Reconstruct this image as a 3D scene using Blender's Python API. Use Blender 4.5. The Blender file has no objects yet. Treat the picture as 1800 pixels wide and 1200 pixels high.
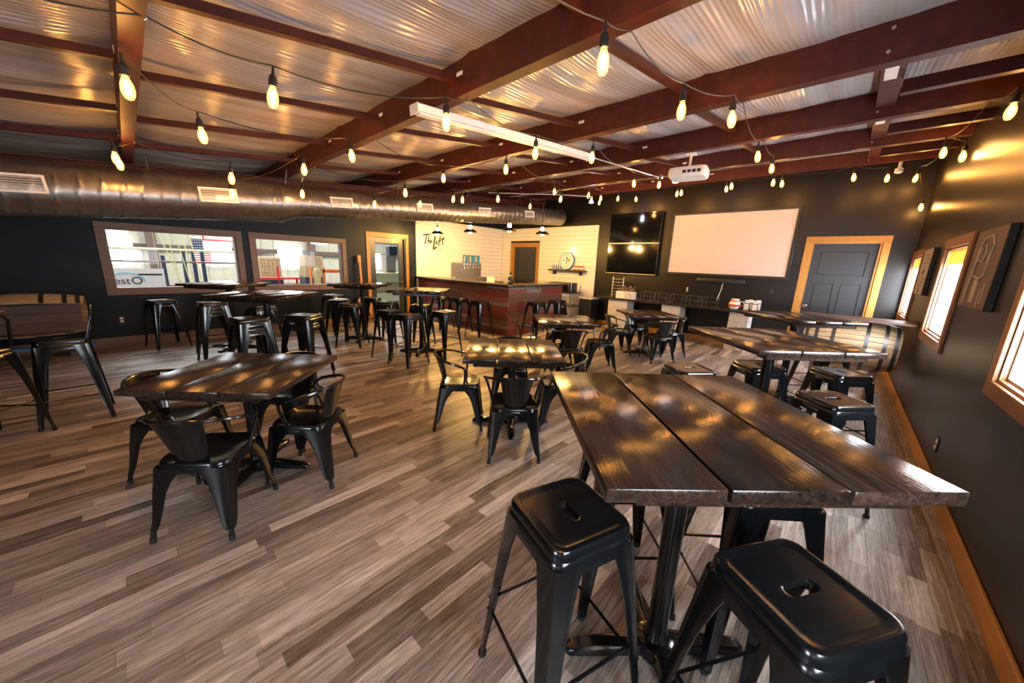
import bpy, bmesh, math, random
from mathutils import Matrix, Vector
random.seed(7)
R = math.radians
scene = bpy.context.scene
col = scene.collection

# ------------------------------------------------------------------ camera
# world: x runs along the wall with the two interior windows, y across the room towards it, z up (metres)
CAM_H = 1.56
cam_data = bpy.data.cameras.new('camera')
cam_data.sensor_width = 36.0
cam_data.lens = 615.58 / 1800 * 36.0
cam_data.clip_start = 0.02
cam = bpy.data.objects.new('camera', cam_data)
col.objects.link(cam)
right = Vector((0.68283864, -0.72958029, 0.03799982))
down = Vector((-0.13485666, -0.17699554, -0.97492885))
fwd = Vector((0.71801467, 0.66059456, -0.21924816))
m = Matrix((right, -down, -fwd)).transposed().to_4x4()
m.translation = Vector((0, 0, CAM_H))
cam.matrix_world = m
scene.camera = cam

# ------------------------------------------------------------------ world, exposure
world = bpy.data.worlds.new('world')
scene.world = world
world.use_nodes = True
wbg = world.node_tree.nodes['Background']
wbg.inputs['Color'].default_value = (0.75, 0.86, 1.0, 1)
wbg.inputs['Strength'].default_value = 1.0
scene.view_settings.view_transform = 'Standard'
scene.view_settings.look = 'None'
scene.view_settings.gamma = 1.0
scene.view_settings.use_curve_mapping = False
scene.view_settings.exposure = 0.15
scene.cycles.use_denoising = True
scene.cycles.sample_clamp_indirect = 6.0
scene.cycles.max_bounces = 10
DAY = 36.0          # radiance of the sun-bleached panes on the outside wall
BULB_W = 12.0       # watts of each filament bulb
BULB_E = 3.6
PEND_W = 165.0

# ------------------------------------------------------------------ room numbers
AX0, AX1 = -3.6, 8.66           # wall behind, wall with the screen
BY0, BY1 = -0.755, 8.57          # outside wall, warehouse wall
def zbot(a): return 2.565 + 0.087 * a          # underside of the purlins
def zroof(a): return zbot(a) + 0.25            # where the roof lining is held

# ------------------------------------------------------------------ materials
def new_mat(name):
    mt = bpy.data.materials.new(name); mt.use_nodes = True
    nt = mt.node_tree
    return mt, nt, nt.nodes['Principled BSDF']
def setp(p, **k):
    for n, v in k.items():
        n = n.replace('_', ' ')
        if n in p.inputs:
            if n in ('Base Color', 'Emission Color') and len(v) == 3: v = (*v, 1)
            p.inputs[n].default_value = v
def nd(nt, t, **k):
    n = nt.nodes.new(t)
    for a, v in k.items(): setattr(n, a, v)
    return n
def ramp(nt, fac, stops):
    r = nd(nt, 'ShaderNodeValToRGB')
    els = r.color_ramp.elements
    while len(els) < len(stops): els.new(0.5)
    for e, (p, c) in zip(els, stops):
        e.position = p; e.color = (*c, 1)
    nt.links.new(fac, r.inputs[0]); return r.outputs[0]
def coords(nt, kind='Object', scale=(1, 1, 1), rnd=False):
    if kind == 'World':
        g = nd(nt, 'ShaderNodeNewGeometry'); src = g.outputs['Position']
    else:
        t = nd(nt, 'ShaderNodeTexCoord'); src = t.outputs[kind]
    if rnd:
        oi = nd(nt, 'ShaderNodeObjectInfo'); ad = nd(nt, 'ShaderNodeVectorMath', operation='ADD')
        ml = nd(nt, 'ShaderNodeMath', operation='MULTIPLY'); ml.inputs[1].default_value = 37.0
        nt.links.new(oi.outputs['Random'], ml.inputs[0])
        nt.links.new(src, ad.inputs[0]); nt.links.new(ml.outputs[0], ad.inputs[1]); src = ad.outputs[0]
    mp = nd(nt, 'ShaderNodeMapping'); mp.inputs['Scale'].default_value = scale
    nt.links.new(src, mp.inputs[0]); return mp.outputs[0]
def noise(nt, vec, scale, detail=4, rough=0.55, dist=0.0):
    n = nd(nt, 'ShaderNodeTexNoise'); n.inputs['Scale'].default_value = scale
    n.inputs['Detail'].default_value = detail; n.inputs['Roughness'].default_value = rough
    n.inputs['Distortion'].default_value = dist
    nt.links.new(vec, n.inputs['Vector']); return n.outputs['Fac']
def bump(nt, p, h, strength, dist=0.01):
    b = nd(nt, 'ShaderNodeBump'); b.inputs['Strength'].default_value = strength; b.inputs['Distance'].default_value = dist
    nt.links.new(h, b.inputs['Height']); nt.links.new(b.outputs[0], p.inputs['Normal'])
def plain(name, c, rough=0.5, metal=0.0, spec=0.5, coat=0.0, var=0.12, bmp=0.0, nscale=14.0):
    mt, nt, p = new_mat(name)
    setp(p, Roughness=rough, Metallic=metal, Specular_IOR_Level=spec, Coat_Weight=coat, Coat_Roughness=0.08)
    n = noise(nt, coords(nt), nscale)
    lo = tuple(max(0, x * (1 - var)) for x in c); hi = tuple(min(1, x * (1 + var)) for x in c)
    nt.links.new(ramp(nt, n, [(0.3, lo), (0.7, hi)]), p.inputs['Base Color'])
    if bmp: bump(nt, p, n, bmp, 0.004)
    return mt
def emit(name, c, s, sample=True):
    mt, nt, p = new_mat(name)
    setp(p, Base_Color=(0.8, 0.8, 0.8), Emission_Color=c, Emission_Strength=s, Roughness=0.4)
    if not sample: mt.cycles.emission_sampling = 'NONE'
    return mt
def wood(name, stops, scale=(1.2, 16, 16), rough=(0.25, 0.45), bmp=0.25, coat=0.0, rnd=True, kind='Object', tone=None):
    mt, nt, p = new_mat(name)
    v = coords(nt, kind, scale, rnd)
    g = noise(nt, v, 2.2, 7, 0.62, 0.6)
    f = noise(nt, v, 9.0, 3, 0.6)
    mx = nd(nt, 'ShaderNodeMix'); mx.data_type = 'FLOAT'; mx.inputs[0].default_value = 0.35
    nt.links.new(g, mx.inputs[2]); nt.links.new(f, mx.inputs[3])
    fac = mx.outputs[0]
    if tone:
        at = nd(nt, 'ShaderNodeAttribute', attribute_name=tone)
        a1 = nd(nt, 'ShaderNodeMath', operation='ADD')
        m1 = nd(nt, 'ShaderNodeMath', operation='MULTIPLY_ADD'); m1.inputs[1].default_value = 0.30; m1.inputs[2].default_value = -0.15
        nt.links.new(at.outputs['Fac'], m1.inputs[0]); nt.links.new(m1.outputs[0], a1.inputs[0]); nt.links.new(fac, a1.inputs[1])
        fac = a1.outputs[0]
    elif rnd:
        oi = nd(nt, 'ShaderNodeObjectInfo'); a1 = nd(nt, 'ShaderNodeMath', operation='ADD')
        m1 = nd(nt, 'ShaderNodeMath', operation='MULTIPLY_ADD'); m1.inputs[1].default_value = 0.22; m1.inputs[2].default_value = -0.11
        nt.links.new(oi.outputs['Random'], m1.inputs[0]); nt.links.new(m1.outputs[0], a1.inputs[0]); nt.links.new(fac, a1.inputs[1])
        fac = a1.outputs[0]
    nt.links.new(ramp(nt, fac, stops), p.inputs['Base Color'])
    rr = nd(nt, 'ShaderNodeMapRange'); rr.inputs['To Min'].default_value = rough[0]; rr.inputs['To Max'].default_value = rough[1]
    nt.links.new(g, rr.inputs[0]); nt.links.new(rr.outputs[0], p.inputs['Roughness'])
    setp(p, Coat_Weight=coat, Coat_Roughness=0.12)
    bump(nt, p, mx.outputs[0], bmp, 0.006)
    return mt

M = {}
M['black_metal'] = plain('black_enamel_metal', (0.0045, 0.0052, 0.0062), 0.17, 0.0, 0.5, 0.0, 0.2)
M['rubber'] = plain('black_rubber', (0.012, 0.012, 0.012), 0.7)
M['table_wood'] = wood('dark_stained_tabletop', [(0.3, (0.006, 0.004, 0.0035)), (0.5, (0.024, 0.014, 0.010)), (0.72, (0.062, 0.038, 0.027))], (1.3, 24, 24), (0.10, 0.21), 0.20)
M['table_wood'].node_tree.nodes['Principled BSDF'].inputs['Specular IOR Level'].default_value = 0.4
M['floor_wood'] = wood('grey_brown_floor_strips', [(0.27, (0.046, 0.034, 0.028)), (0.42, (0.165, 0.135, 0.114)), (0.56, (0.33, 0.285, 0.25)), (0.72, (0.60, 0.545, 0.50))], (1.5, 24, 24), (0.30, 0.46), 0.10, 0.0, False, 'World', 'tone')
M['trim_dark'] = wood('brown_oak_trim', [(0.3, (0.15, 0.060, 0.018)), (0.7, (0.25, 0.11, 0.036))], (1, 14, 14), (0.35, 0.5), 0.08)
M['trim_wood'] = wood('orange_oak_trim', [(0.3, (0.30, 0.125, 0.020)), (0.7, (0.46, 0.22, 0.045))], (1, 14, 14), (0.35, 0.5), 0.08)
M['trim_brown'] = wood('taupe_stained_trim', [(0.3, (0.14, 0.085, 0.060)), (0.7, (0.22, 0.14, 0.105))], (1, 14, 14), (0.4, 0.55), 0.08)
M['black_wall'] = plain('black_satin_wall_paint', (0.0085, 0.0068, 0.006), 0.34, 0, 0.42, 0, 0.25, 0.12, 5.0)
M['blue_wall'] = plain('blue_black_wall_paint', (0.0075, 0.0108, 0.017), 0.42, 0, 0.2, 0, 0.25, 0.12, 5.0)
M['black_door'] = plain('charcoal_door_paint', (0.022, 0.023, 0.026), 0.33)
M['steel_red'] = plain('red_oxide_steel', (0.058, 0.011, 0.007), 0.44, 0, 0.32, 0, 0.3, 0.05, 9.0)
M['white_board'] = plain('white_painted_board', (0.78, 0.74, 0.66), 0.42, 0, 0.5, 0, 0.05)
M['white_enamel'] = plain('white_enamel', (0.80, 0.78, 0.76), 0.4, 0, 0.5, 0, 0.04)
M['white_plastic'] = plain('white_plastic', (0.75, 0.72, 0.68), 0.4, 0, 0.5, 0, 0.05)
M['grey_block'] = plain('grey_whitewashed_block', (0.50, 0.48, 0.46), 0.8, 0, 0.3, 0, 0.2, 0.2, 20)
M['chrome'] = plain('chrome', (0.75, 0.75, 0.76), 0.16, 1.0)
M['steel'] = plain('brushed_stainless', (0.50, 0.49, 0.48), 0.34, 1.0)
M['counter'] = wood('black_bar_counter', [(0.3, (0.016, 0.013, 0.012)), (0.7, (0.035, 0.027, 0.023))], (1, 12, 12), (0.2, 0.32), 0.08)
M['cord'] = plain('black_cord', (0.015, 0.015, 0.014), 0.5)
M['screen'] = plain('projection_fabric', (0.62, 0.52, 0.45), 0.85, 0, 0.2, 0, 0.02)
M['tv_glass'] = plain('tv_glass', (0.004, 0.004, 0.005), 0.08, 0, 0.6, 0, 0.1)
M['black_plastic'] = plain('black_plastic', (0.012, 0.012, 0.012), 0.4)
M['tag_paper'] = plain('white_paper_tag', (0.72, 0.70, 0.66), 0.8)
M['ink'] = plain('black_ink', (0.008, 0.008, 0.008), 0.6)
M['blue'] = plain('blue_print', (0.02, 0.16, 0.42), 0.4)
M['teal'] = plain('teal_print', (0.02, 0.42, 0.50), 0.5)
M['blue_paint'] = plain('bright_blue_paint', (0.01, 0.13, 0.45), 0.45)
M['amber'] = plain('amber_beer', (0.50, 0.12, 0.01), 0.15)
M['orange'] = plain('orange_paint', (0.75, 0.20, 0.02), 0.5)
M['red_paint'] = plain('red_paint', (0.55, 0.03, 0.02), 0.5)
M['carton'] = plain('brown_carton', (0.42, 0.30, 0.16), 0.8, 0, 0.3, 0, 0.2)
M['warehouse_wall'] = plain('pale_metal_cladding', (0.50, 0.47, 0.36), 0.6)
M['warehouse_steel'] = plain('brown_girt_steel', (0.13, 0.08, 0.06), 0.5)
M['yellow_steel'] = plain('pale_yellow_pipe', (0.62, 0.58, 0.30), 0.5)
M['dark_steel'] = plain('navy_rack_steel', (0.02, 0.03, 0.06), 0.5)
M['barrel_hoop'] = plain('barrel_hoop_steel', (0.10, 0.09, 0.09), 0.45, 0.8)
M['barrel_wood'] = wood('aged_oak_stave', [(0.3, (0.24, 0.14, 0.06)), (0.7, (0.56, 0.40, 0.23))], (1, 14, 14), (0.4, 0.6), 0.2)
M['barrel_panel'] = wood('brown_plank_panel', [(0.3, (0.045, 0.022, 0.015)), (0.7, (0.11, 0.055, 0.038))], (1, 14, 14), (0.4, 0.55), 0.2)
M['guitar'] = wood('guitar_maple', [(0.3, (0.42, 0.13, 0.03)), (0.7, (0.60, 0.24, 0.07))], (6, 6, 1), (0.25, 0.4), 0.05)
M['dried'] = plain('dried_flowers', (0.30, 0.20, 0.10), 0.9)
M['grey_canvas'] = plain('grey_canvas', (0.30, 0.27, 0.25), 0.8)
mt = bpy.data.materials.new('amber_bulb_glass'); mt.use_nodes = True; nt = mt.node_tree; nt.nodes.clear(); M['bulb'] = mt
o_ = nd(nt, 'ShaderNodeOutputMaterial'); tr = nd(nt, 'ShaderNodeBsdfTransparent'); tr.inputs[0].default_value = (1.0, 0.93, 0.80, 1); em_ = nd(nt, 'ShaderNodeEmission'); em_.inputs[0].default_value = (1.0, 0.40, 0.06, 1); em_.inputs[1].default_value = BULB_E
ad_ = nd(nt, 'ShaderNodeAddShader'); nt.links.new(tr.outputs[0], ad_.inputs[0]); nt.links.new(em_.outputs[0], ad_.inputs[1]); nt.links.new(ad_.outputs[0], o_.inputs[0]); mt.cycles.emission_sampling = 'NONE'
M['core'] = emit('white_hot_filament', (1.0, 0.72, 0.36), 60.0, False)
M['flood'] = emit('cool_flood_bulb', (0.85, 0.80, 1.0), 30.0, False)
M['pendant_glow'] = emit('pendant_bulb_glow', (1.0, 0.86, 0.66), 30.0, False)
M['bay'] = emit('high_bay_lamp', (0.75, 0.80, 1.0), 14.0)

def barn(name, c):
    lo = tuple(x * 0.45 for x in c); hi = tuple(min(1, x * 1.5 + 0.03) for x in c)
    return wood(name, [(0.3, lo), (0.55, c), (0.8, hi)], (1.5, 18, 18), (0.5, 0.75), 0.4)
BARN = [barn('red_barnboard', (0.20, 0.030, 0.020)), barn('faded_red_barnboard', (0.24, 0.075, 0.052)), barn('grey_barnboard', (0.23, 0.185, 0.155)), barn('brown_barnboard', (0.13, 0.062, 0.036)), barn('rust_barnboard', (0.17, 0.035, 0.024))]

# roof lining: white vinyl facing, finely ribbed
mt, nt, p = new_mat('white_vinyl_roof_lining'); M['lining'] = mt
setp(p, Roughness=0.24, Specular_IOR_Level=0.6)
wv = nd(nt, 'ShaderNodeTexWave', wave_type='BANDS', bands_direction='Y'); wv.inputs['Scale'].default_value = 9.0; wv.inputs['Distortion'].default_value = 3.0; wv.inputs['Detail'].default_value = 2.0; wv.inputs['Detail Scale'].default_value = 0.6
nt.links.new(coords(nt, 'World', (0.25, 1, 0.2)), wv.inputs['Vector'])
n2 = noise(nt, coords(nt, 'World', (0.5, 9, 1)), 1.0, 3, 0.5, 0.3)
mx = nd(nt, 'ShaderNodeMath', operation='MULTIPLY_ADD'); mx.inputs[1].default_value = 0.5; nt.links.new(wv.outputs['Fac'], mx.inputs[0]); nt.links.new(n2, mx.inputs[2])
bump(nt, p, mx.outputs[0], 0.5, 0.012)
nt.links.new(ramp(nt, n2, [(0.3, (0.34, 0.325, 0.34)), (0.7, (0.40, 0.385, 0.40))]), p.inputs['Base Color'])
# galvanised duct
mt, nt, p = new_mat('galvanised_duct_steel'); M['duct'] = mt
setp(p, Metallic=0.9, Roughness=0.33)
n1 = noise(nt, coords(nt, 'World', (1, 1, 1)), 9, 5, 0.6)
nt.links.new(ramp(nt, n1, [(0.3, (0.22, 0.205, 0.19)), (0.7, (0.34, 0.32, 0.30))]), p.inputs['Base Color'])
# bleached outside panes
mt, nt, p = new_mat('daylit_window_pane'); M['pane'] = mt
setp(p, Base_Color=(0.9, 0.9, 0.9), Roughness=0.2, Emission_Strength=DAY)
setp(p, Emission_Color=(0.86, 0.92, 1.0))
# clear glass
mt = bpy.data.materials.new('clear_glass'); mt.use_nodes = True; nt = mt.node_tree; nt.nodes.clear(); M['glass'] = mt
o_ = nd(nt, 'ShaderNodeOutputMaterial'); tr = nd(nt, 'ShaderNodeBsdfTransparent'); gl = nd(nt, 'ShaderNodeBsdfGlossy'); gl.inputs['Roughness'].default_value = 0.02
mx = nd(nt, 'ShaderNodeMixShader'); fr = nd(nt, 'ShaderNodeFresnel'); fr.inputs[0].default_value = 1.13
nt.links.new(fr.outputs[0], mx.inputs[0]); nt.links.new(tr.outputs[0], mx.inputs[1]); nt.links.new(gl.outputs[0], mx.inputs[2]); nt.links.new(mx.outputs[0], o_.inputs[0])
mt = bpy.data.materials.new('amber_roller_shade'); mt.use_nodes = True; nt = mt.node_tree; nt.nodes.clear(); M['shade'] = mt
o_ = nd(nt, 'ShaderNodeOutputMaterial'); tl = nd(nt, 'ShaderNodeBsdfTranslucent'); df = nd(nt, 'ShaderNodeBsdfDiffuse'); mx = nd(nt, 'ShaderNodeMixShader'); mx.inputs[0].default_value = 0.5
cn = ramp(nt, noise(nt, coords(nt), 30), [(0.3, (0.40, 0.25, 0.09)), (0.7, (0.52, 0.34, 0.13))]); nt.links.new(cn, tl.inputs[0]); nt.links.new(cn, df.inputs[0])
nt.links.new(df.outputs[0], mx.inputs[1]); nt.links.new(tl.outputs[0], mx.inputs[2]); nt.links.new(mx.outputs[0], o_.inputs[0])
M['skylit'] = emit('warehouse_daylit_opening', (0.85, 0.92, 1.0), 10.0)

# ------------------------------------------------------------------ mesh helpers
class MB:
    def __init__(s): s.v = []; s.f = []
    def add(s, vs, fs, mat=None):
        k = len(s.v)
        s.v += [tuple((mat @ Vector(v)) if mat else v) for v in vs]
        s.f += [tuple(i + k for i in f) for f in fs]
        return s
    def box(s, x0, x1, y0, y1, z0, z1, mat=None):
        vs = [(x0, y0, z0), (x1, y0, z0), (x1, y1, z0), (x0, y1, z0), (x0, y0, z1), (x1, y0, z1), (x1, y1, z1), (x0, y1, z1)]
        return s.add(vs, [(0, 3, 2, 1), (4, 5, 6, 7), (0, 1, 5, 4), (1, 2, 6, 5), (2, 3, 7, 6), (3, 0, 4, 7)], mat)
    def bev(s, x0, x1, y0, y1, z0, z1, b=0.004, seg=1, mat=None):
        bm = bmesh.new(); bmesh.ops.create_cube(bm, size=1)
        for v in bm.verts:
            v.co = Vector(((x0 + x1) / 2 + v.co.x * (x1 - x0), (y0 + y1) / 2 + v.co.y * (y1 - y0), (z0 + z1) / 2 + v.co.z * (z1 - z0)))
        bmesh.ops.bevel(bm, geom=bm.edges[:] + bm.verts[:], offset=b, segments=seg, profile=0.5, affect='EDGES')
        bm.verts.index_update()
        s.add([tuple(v.co) for v in bm.verts], [tuple(v.index for v in f.verts) for f in bm.faces], mat); bm.free(); return s
    def loft(s, loops, cap=True, closed=False, mat=None):
        n = len(loops[0]); vs = [tuple(q) for l in loops for q in l]; fs = []
        L = len(loops)
        for i in range(L if closed else L - 1):
            j = (i + 1) % L
            for k in range(n):
                k2 = (k + 1) % n
                fs.append((i * n + k, i * n + k2, j * n + k2, j * n + k))
        if cap and not closed:
            fs.append(tuple(range(n - 1, -1, -1))); fs.append(tuple((L - 1) * n + k for k in range(n)))
        return s.add(vs, fs, mat)
    def tube(s, pts, r, n=8, closed=False, mat=None):
        pts = [Vector(q) for q in pts]; loops = []; L = len(pts)
        up = None
        for i, q in enumerate(pts):
            a = pts[(i - 1) % L] if (closed or i > 0) else q
            b = pts[(i + 1) % L] if (closed or i < L - 1) else q
            t = (b - a)
            t = t.normalized() if t.length > 1e-9 else Vector((0, 0, 1))
            if up is None: up = Vector((0, 0, 1)) if abs(t.z) < 0.9 else Vector((1, 0, 0))
            sd = t.cross(up)
            if sd.length < 1e-6: sd = t.orthogonal()
            sd.normalize(); up = sd.cross(t).normalized()
            rr = r[i] if isinstance(r, (list, tuple)) else r
            loops.append([q + (sd * math.cos(2 * math.pi * k / n) + up * math.sin(2 * math.pi * k / n)) * rr for k in range(n)])
        return s.loft(loops, not closed, closed, mat)
    def lathe(s, prof, n=20, mat=None, cap=True):
        return s.loft([[(r * math.cos(2 * math.pi * k / n), r * math.sin(2 * math.pi * k / n), z) for k in range(n)] for r, z in prof], cap, False, mat)
    def prism(s, poly, z0, z1, mat=None):
        return s.loft([[(x, y, z0) for x, y in poly], [(x, y, z1) for x, y in poly]], True, False, mat)
    def build(s, name, mat, parent=None, smooth=True, loc=None, angle=38):
        me = bpy.data.meshes.new(name); me.from_pydata(s.v, [], s.f); me.update()
        bm = bmesh.new(); bm.from_mesh(me); bmesh.ops.recalc_face_normals(bm, faces=bm.faces[:]); bm.to_mesh(me); bm.free()
        me.materials.append(M[mat] if isinstance(mat, str) else mat)
        if smooth:
            me.shade_smooth(); me.set_sharp_from_angle(angle=R(angle))
        o = bpy.data.objects.new(name, me); col.objects.link(o)
        if parent: o.parent = parent
        if loc: o.location = loc
        return o
def thing(name, label, cat, loc=(0, 0, 0), rz=0.0, group=None):
    o = bpy.data.objects.new(name, None); col.objects.link(o); o.empty_display_size = 0.05
    o.location = loc; o.rotation_euler = (0, 0, rz)
    return tag(o, label, cat, group)
def tag(o, label, cat, group=None):
    o['label'] = label; o['category'] = cat
    if group: o['group'] = group
    return o
def struct(o):
    o['kind'] = 'structure'; return o
def dup(root, loc, rz=None, label=None, group=None):
    r = root.copy(); col.objects.link(r); r.location = loc
    if rz is not None: r.rotation_euler = (0, 0, rz)
    if label: r['label'] = label
    if group: r['group'] = group
    for ch in list(root.children):
        c = ch.copy(); col.objects.link(c); c.parent = r
        for g in list(ch.children):
            d = g.copy(); col.objects.link(d); d.parent = c
    return r
def rrect(w, d, r, n=8, z=0.0, cx=0.0, cy=0.0):
    out = []
    for sx, sy, a0 in ((1, 1, 0), (-1, 1, 90), (-1, -1, 180), (1, -1, 270)):
        for k in range(n):
            a = R(a0 + 90 * k / (n - 1))
            out.append((cx + sx * (w / 2 - r) + r * math.cos(a), cy + sy * (d / 2 - r) + r * math.sin(a), z))
    return out
def text_mesh(name, body, size, mat, matrix, parent=None, extrude=0.002, shear=0.0, align='LEFT'):
    cu = bpy.data.curves.new(name, 'FONT'); cu.body = body; cu.size = size; cu.extrude = extrude; cu.shear = shear; cu.align_x = align
    t = bpy.data.objects.new(name, cu); col.objects.link(t)
    dg = bpy.context.evaluated_depsgraph_get()
    me = bpy.data.meshes.new_from_object(t.evaluated_get(dg))
    bpy.data.objects.remove(t); bpy.data.curves.remove(cu)
    me.transform(matrix); me.materials.clear(); me.materials.append(M[mat])
    o = bpy.data.objects.new(name, me); col.objects.link(o)
    if parent: o.parent = parent
    return o
def point_light(name, loc, watts, colr, parent=None, radius=0.03):
    l = bpy.data.lights.new(name, 'POINT'); l.energy = watts; l.color = colr; l.shadow_soft_size = radius
    o = bpy.data.objects.new(name, l); col.objects.link(o); o.location = loc
    if parent: o.parent = parent
    return o

# ================================================================== SETTING
def to_px(P):
    q = Vector(P) - Vector((0, 0, CAM_H)); d = q.dot(fwd)
    if d < 0.05: return None
    return 900 + 615.58 * q.dot(right) / d, 600 + 615.58 * q.dot(down) / d, d

# ---- floor: slab and 76 mm strips
floor = struct(MB().box(AX0, AX1, BY0, BY1, -0.12, -0.005).build('floor', 'rubber', smooth=False))
rng = random.Random(3); planks = []
W = 0.0762; y = BY0
while y < BY1 - 0.01:
    x = AX0 - rng.random() * 0.9
    y1 = min(y + W, BY1)
    while x < AX1:
        L = rng.choice((0.38, 0.52, 0.66, 0.8, 0.95, 1.1)); x1 = x + L
        a, b = max(x, AX0), min(x1, AX1)
        if b - a > 0.02: planks.append((a, b, y, y1, min(1, max(0, rng.gauss(0.5, 0.27)))))
        x = x1
    y = y1
def plank_mesh(name, items, parent):
    mb = MB()
    tones = []
    for a, b, c, d, t in items:
        mb.box(a + 0.0006, b - 0.0006, c + 0.0006, d - 0.0006, -0.005, 0.0); tones += [t] * 6
    me = bpy.data.meshes.new(name); me.from_pydata(mb.v, [], mb.f); me.update()
    at = me.attributes.new('tone', 'FLOAT', 'FACE'); at.data.foreach_set('value', tones)
    me.materials.append(M['floor_wood'])
    o = bpy.data.objects.new(name, me); col.objects.link(o); o.parent = parent; return o
def size_key(pk):
    q = to_px(((pk[0] + pk[1]) / 2, (pk[2] + pk[3]) / 2, 0))
    if q is None or not (-20 < q[0] < 1820 and 0 < q[1] < 1230): return 1e9
    return q[2]
planks.sort(key=size_key)
for pk in planks[:300]: plank_mesh('floor_strip', [pk], floor)
st = plank_mesh('floor_strips', planks[300:], floor); st['kind'] = 'stuff'

# ---- walls with openings.  u = run along the wall, openings (u0,u1,z0,z1)
def wall(name, axis, pos, thick, u0, u1, top, openings, mat):
    """axis 'x': the wall stands at y=pos and runs along x; axis 'y': at x=pos and runs along y. top(u) is the roof height."""
    mb = MB(); us = sorted({u0, u1, *[o[0] for o in openings], *[o[1] for o in openings]})
    def slab(ua, ub, za, zb_a, zb_b):
        p0, p1 = sorted((pos, pos + thick))
        if axis == 'x': vs = [(ua, p0, za), (ub, p0, za), (ub, p1, za), (ua, p1, za), (ua, p0, zb_a), (ub, p0, zb_b), (ub, p1, zb_b), (ua, p1, zb_a)]
        else: vs = [(p0, ua, za), (p1, ua, za), (p1, ub, za), (p0, ub, za), (p0, ua, zb_a), (p1, ua, zb_a), (p1, ub, zb_b), (p0, ub, zb_b)]
        mb.add(vs, [(0, 3, 2, 1), (4, 5, 6, 7), (0, 1, 5, 4), (1, 2, 6, 5), (2, 3, 7, 6), (3, 0, 4, 7)])
    for ua, ub in zip(us[:-1], us[1:]):
        op = [o for o in openings if o[0] <= ua + 1e-6 and o[1] >= ub - 1e-6]
        if not op: slab(ua, ub, -0.12, top(ua), top(ub))
        else:
            _, _, za, zb = op[0]
            if za > -0.1: slab(ua, ub, -0.12, za, za)
            slab(ua, ub, zb, top(ua), top(ub))
    return struct(mb.build(name, mat, smooth=False))
roof_top = lambda a: zroof(a) + 0.16
LW = [(-0.20, 1.45, 0.90, 1.85), (1.75, 3.40, 0.90, 1.85)]        # glass of the two interior windows
LD = (4.06, 5.03, -0.12, 2.08)
RW = [(7.56, 8.49, 0.99, 1.88), (4.99, 5.98, 0.99, 1.88), (2.42, 3.36, 0.99, 1.88), (-0.15, 0.80, 0.99, 1.88)]
NW = [(-0.2, 0.8, 0.99, 1.88)]
SD = (-0.375, 0.545, -0.12, 2.14)      # door beside the screen
BD = (7.06, 8.06, -0.12, 2.09)         # door behind the bar
wl = wall('wall_left', 'x', BY1, 0.16, AX0, AX1, roof_top, LW + [LD], 'blue_wall')
wr = wall('wall_right', 'x', BY0, -0.18, AX0, AX1, roof_top, RW, 'black_wall')
wb = wall('wall_back', 'y', AX1, 0.16, BY0, BY1, lambda u: roof_top(AX1), [SD, BD], 'black_wall')
wf = wall('wall_front', 'y', AX0, -0.18, BY0, BY1, lambda u: roof_top(AX0), NW, 'black_wall')

# ---- white boards behind the bar (each one a piece of its wall)
def shiplap(parent, axis, pos, u0, u1, z0, z1, gaps):
    h = 0.118; z = z0
    while z < z1 - 0.01:
        zb = min(z + h, z1)
        segs = [(u0, u1)]
        for g0, g1, gz in gaps:
            if z < gz: segs = [q for s in segs for q in ((s[0], min(s[1], g0)), (max(s[0], g1), s[1])) if q[1] - q[0] > 0.02]
        for a, b in segs:
            mb = MB()
            if axis == 'x': mb.bev(a, b, pos - 0.018, pos + 0.001, z + 0.003, zb, 0.0025)
            else: mb.bev(pos - 0.018, pos + 0.001, a, b, z + 0.003, zb, 0.0025)
            mb.build('shiplap_board', 'white_board', parent)
        z = zb
shiplap(wl, 'x', BY1, 5.34, AX1 - 0.02, 0.0, 2.62, [])
shiplap(wb, 'y', AX1, 4.98, BY1 - 0.02, 0.0, 2.62, [(6.96, 8.17, 2.18)])

# ---- baseboards
struct(MB().bev(AX0, 4.0, BY1 - 0.018, BY1, 0, 0.12, 0.004).build('baseboard_left', 'trim_brown'))
struct(MB().bev(AX0, AX1, BY0, BY0 + 0.018, 0, 0.12, 0.004).build('baseboard_right', 'trim_wood'))
bb = MB(); bb.bev(AX1 - 0.018, AX1, 0.66, 4.95, 0, 0.12, 0.004).bev(AX1 - 0.018, AX1, BY0 + 0.02, -0.49, 0, 0.12, 0.004)
struct(bb.build('baseboard_back', 'trim_wood'))
struct(MB().bev(AX0, AX0 + 0.018, BY0 + 0.02, BY1 - 0.02, 0, 0.12, 0.004).build('baseboard_front', 'trim_wood'))

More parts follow.
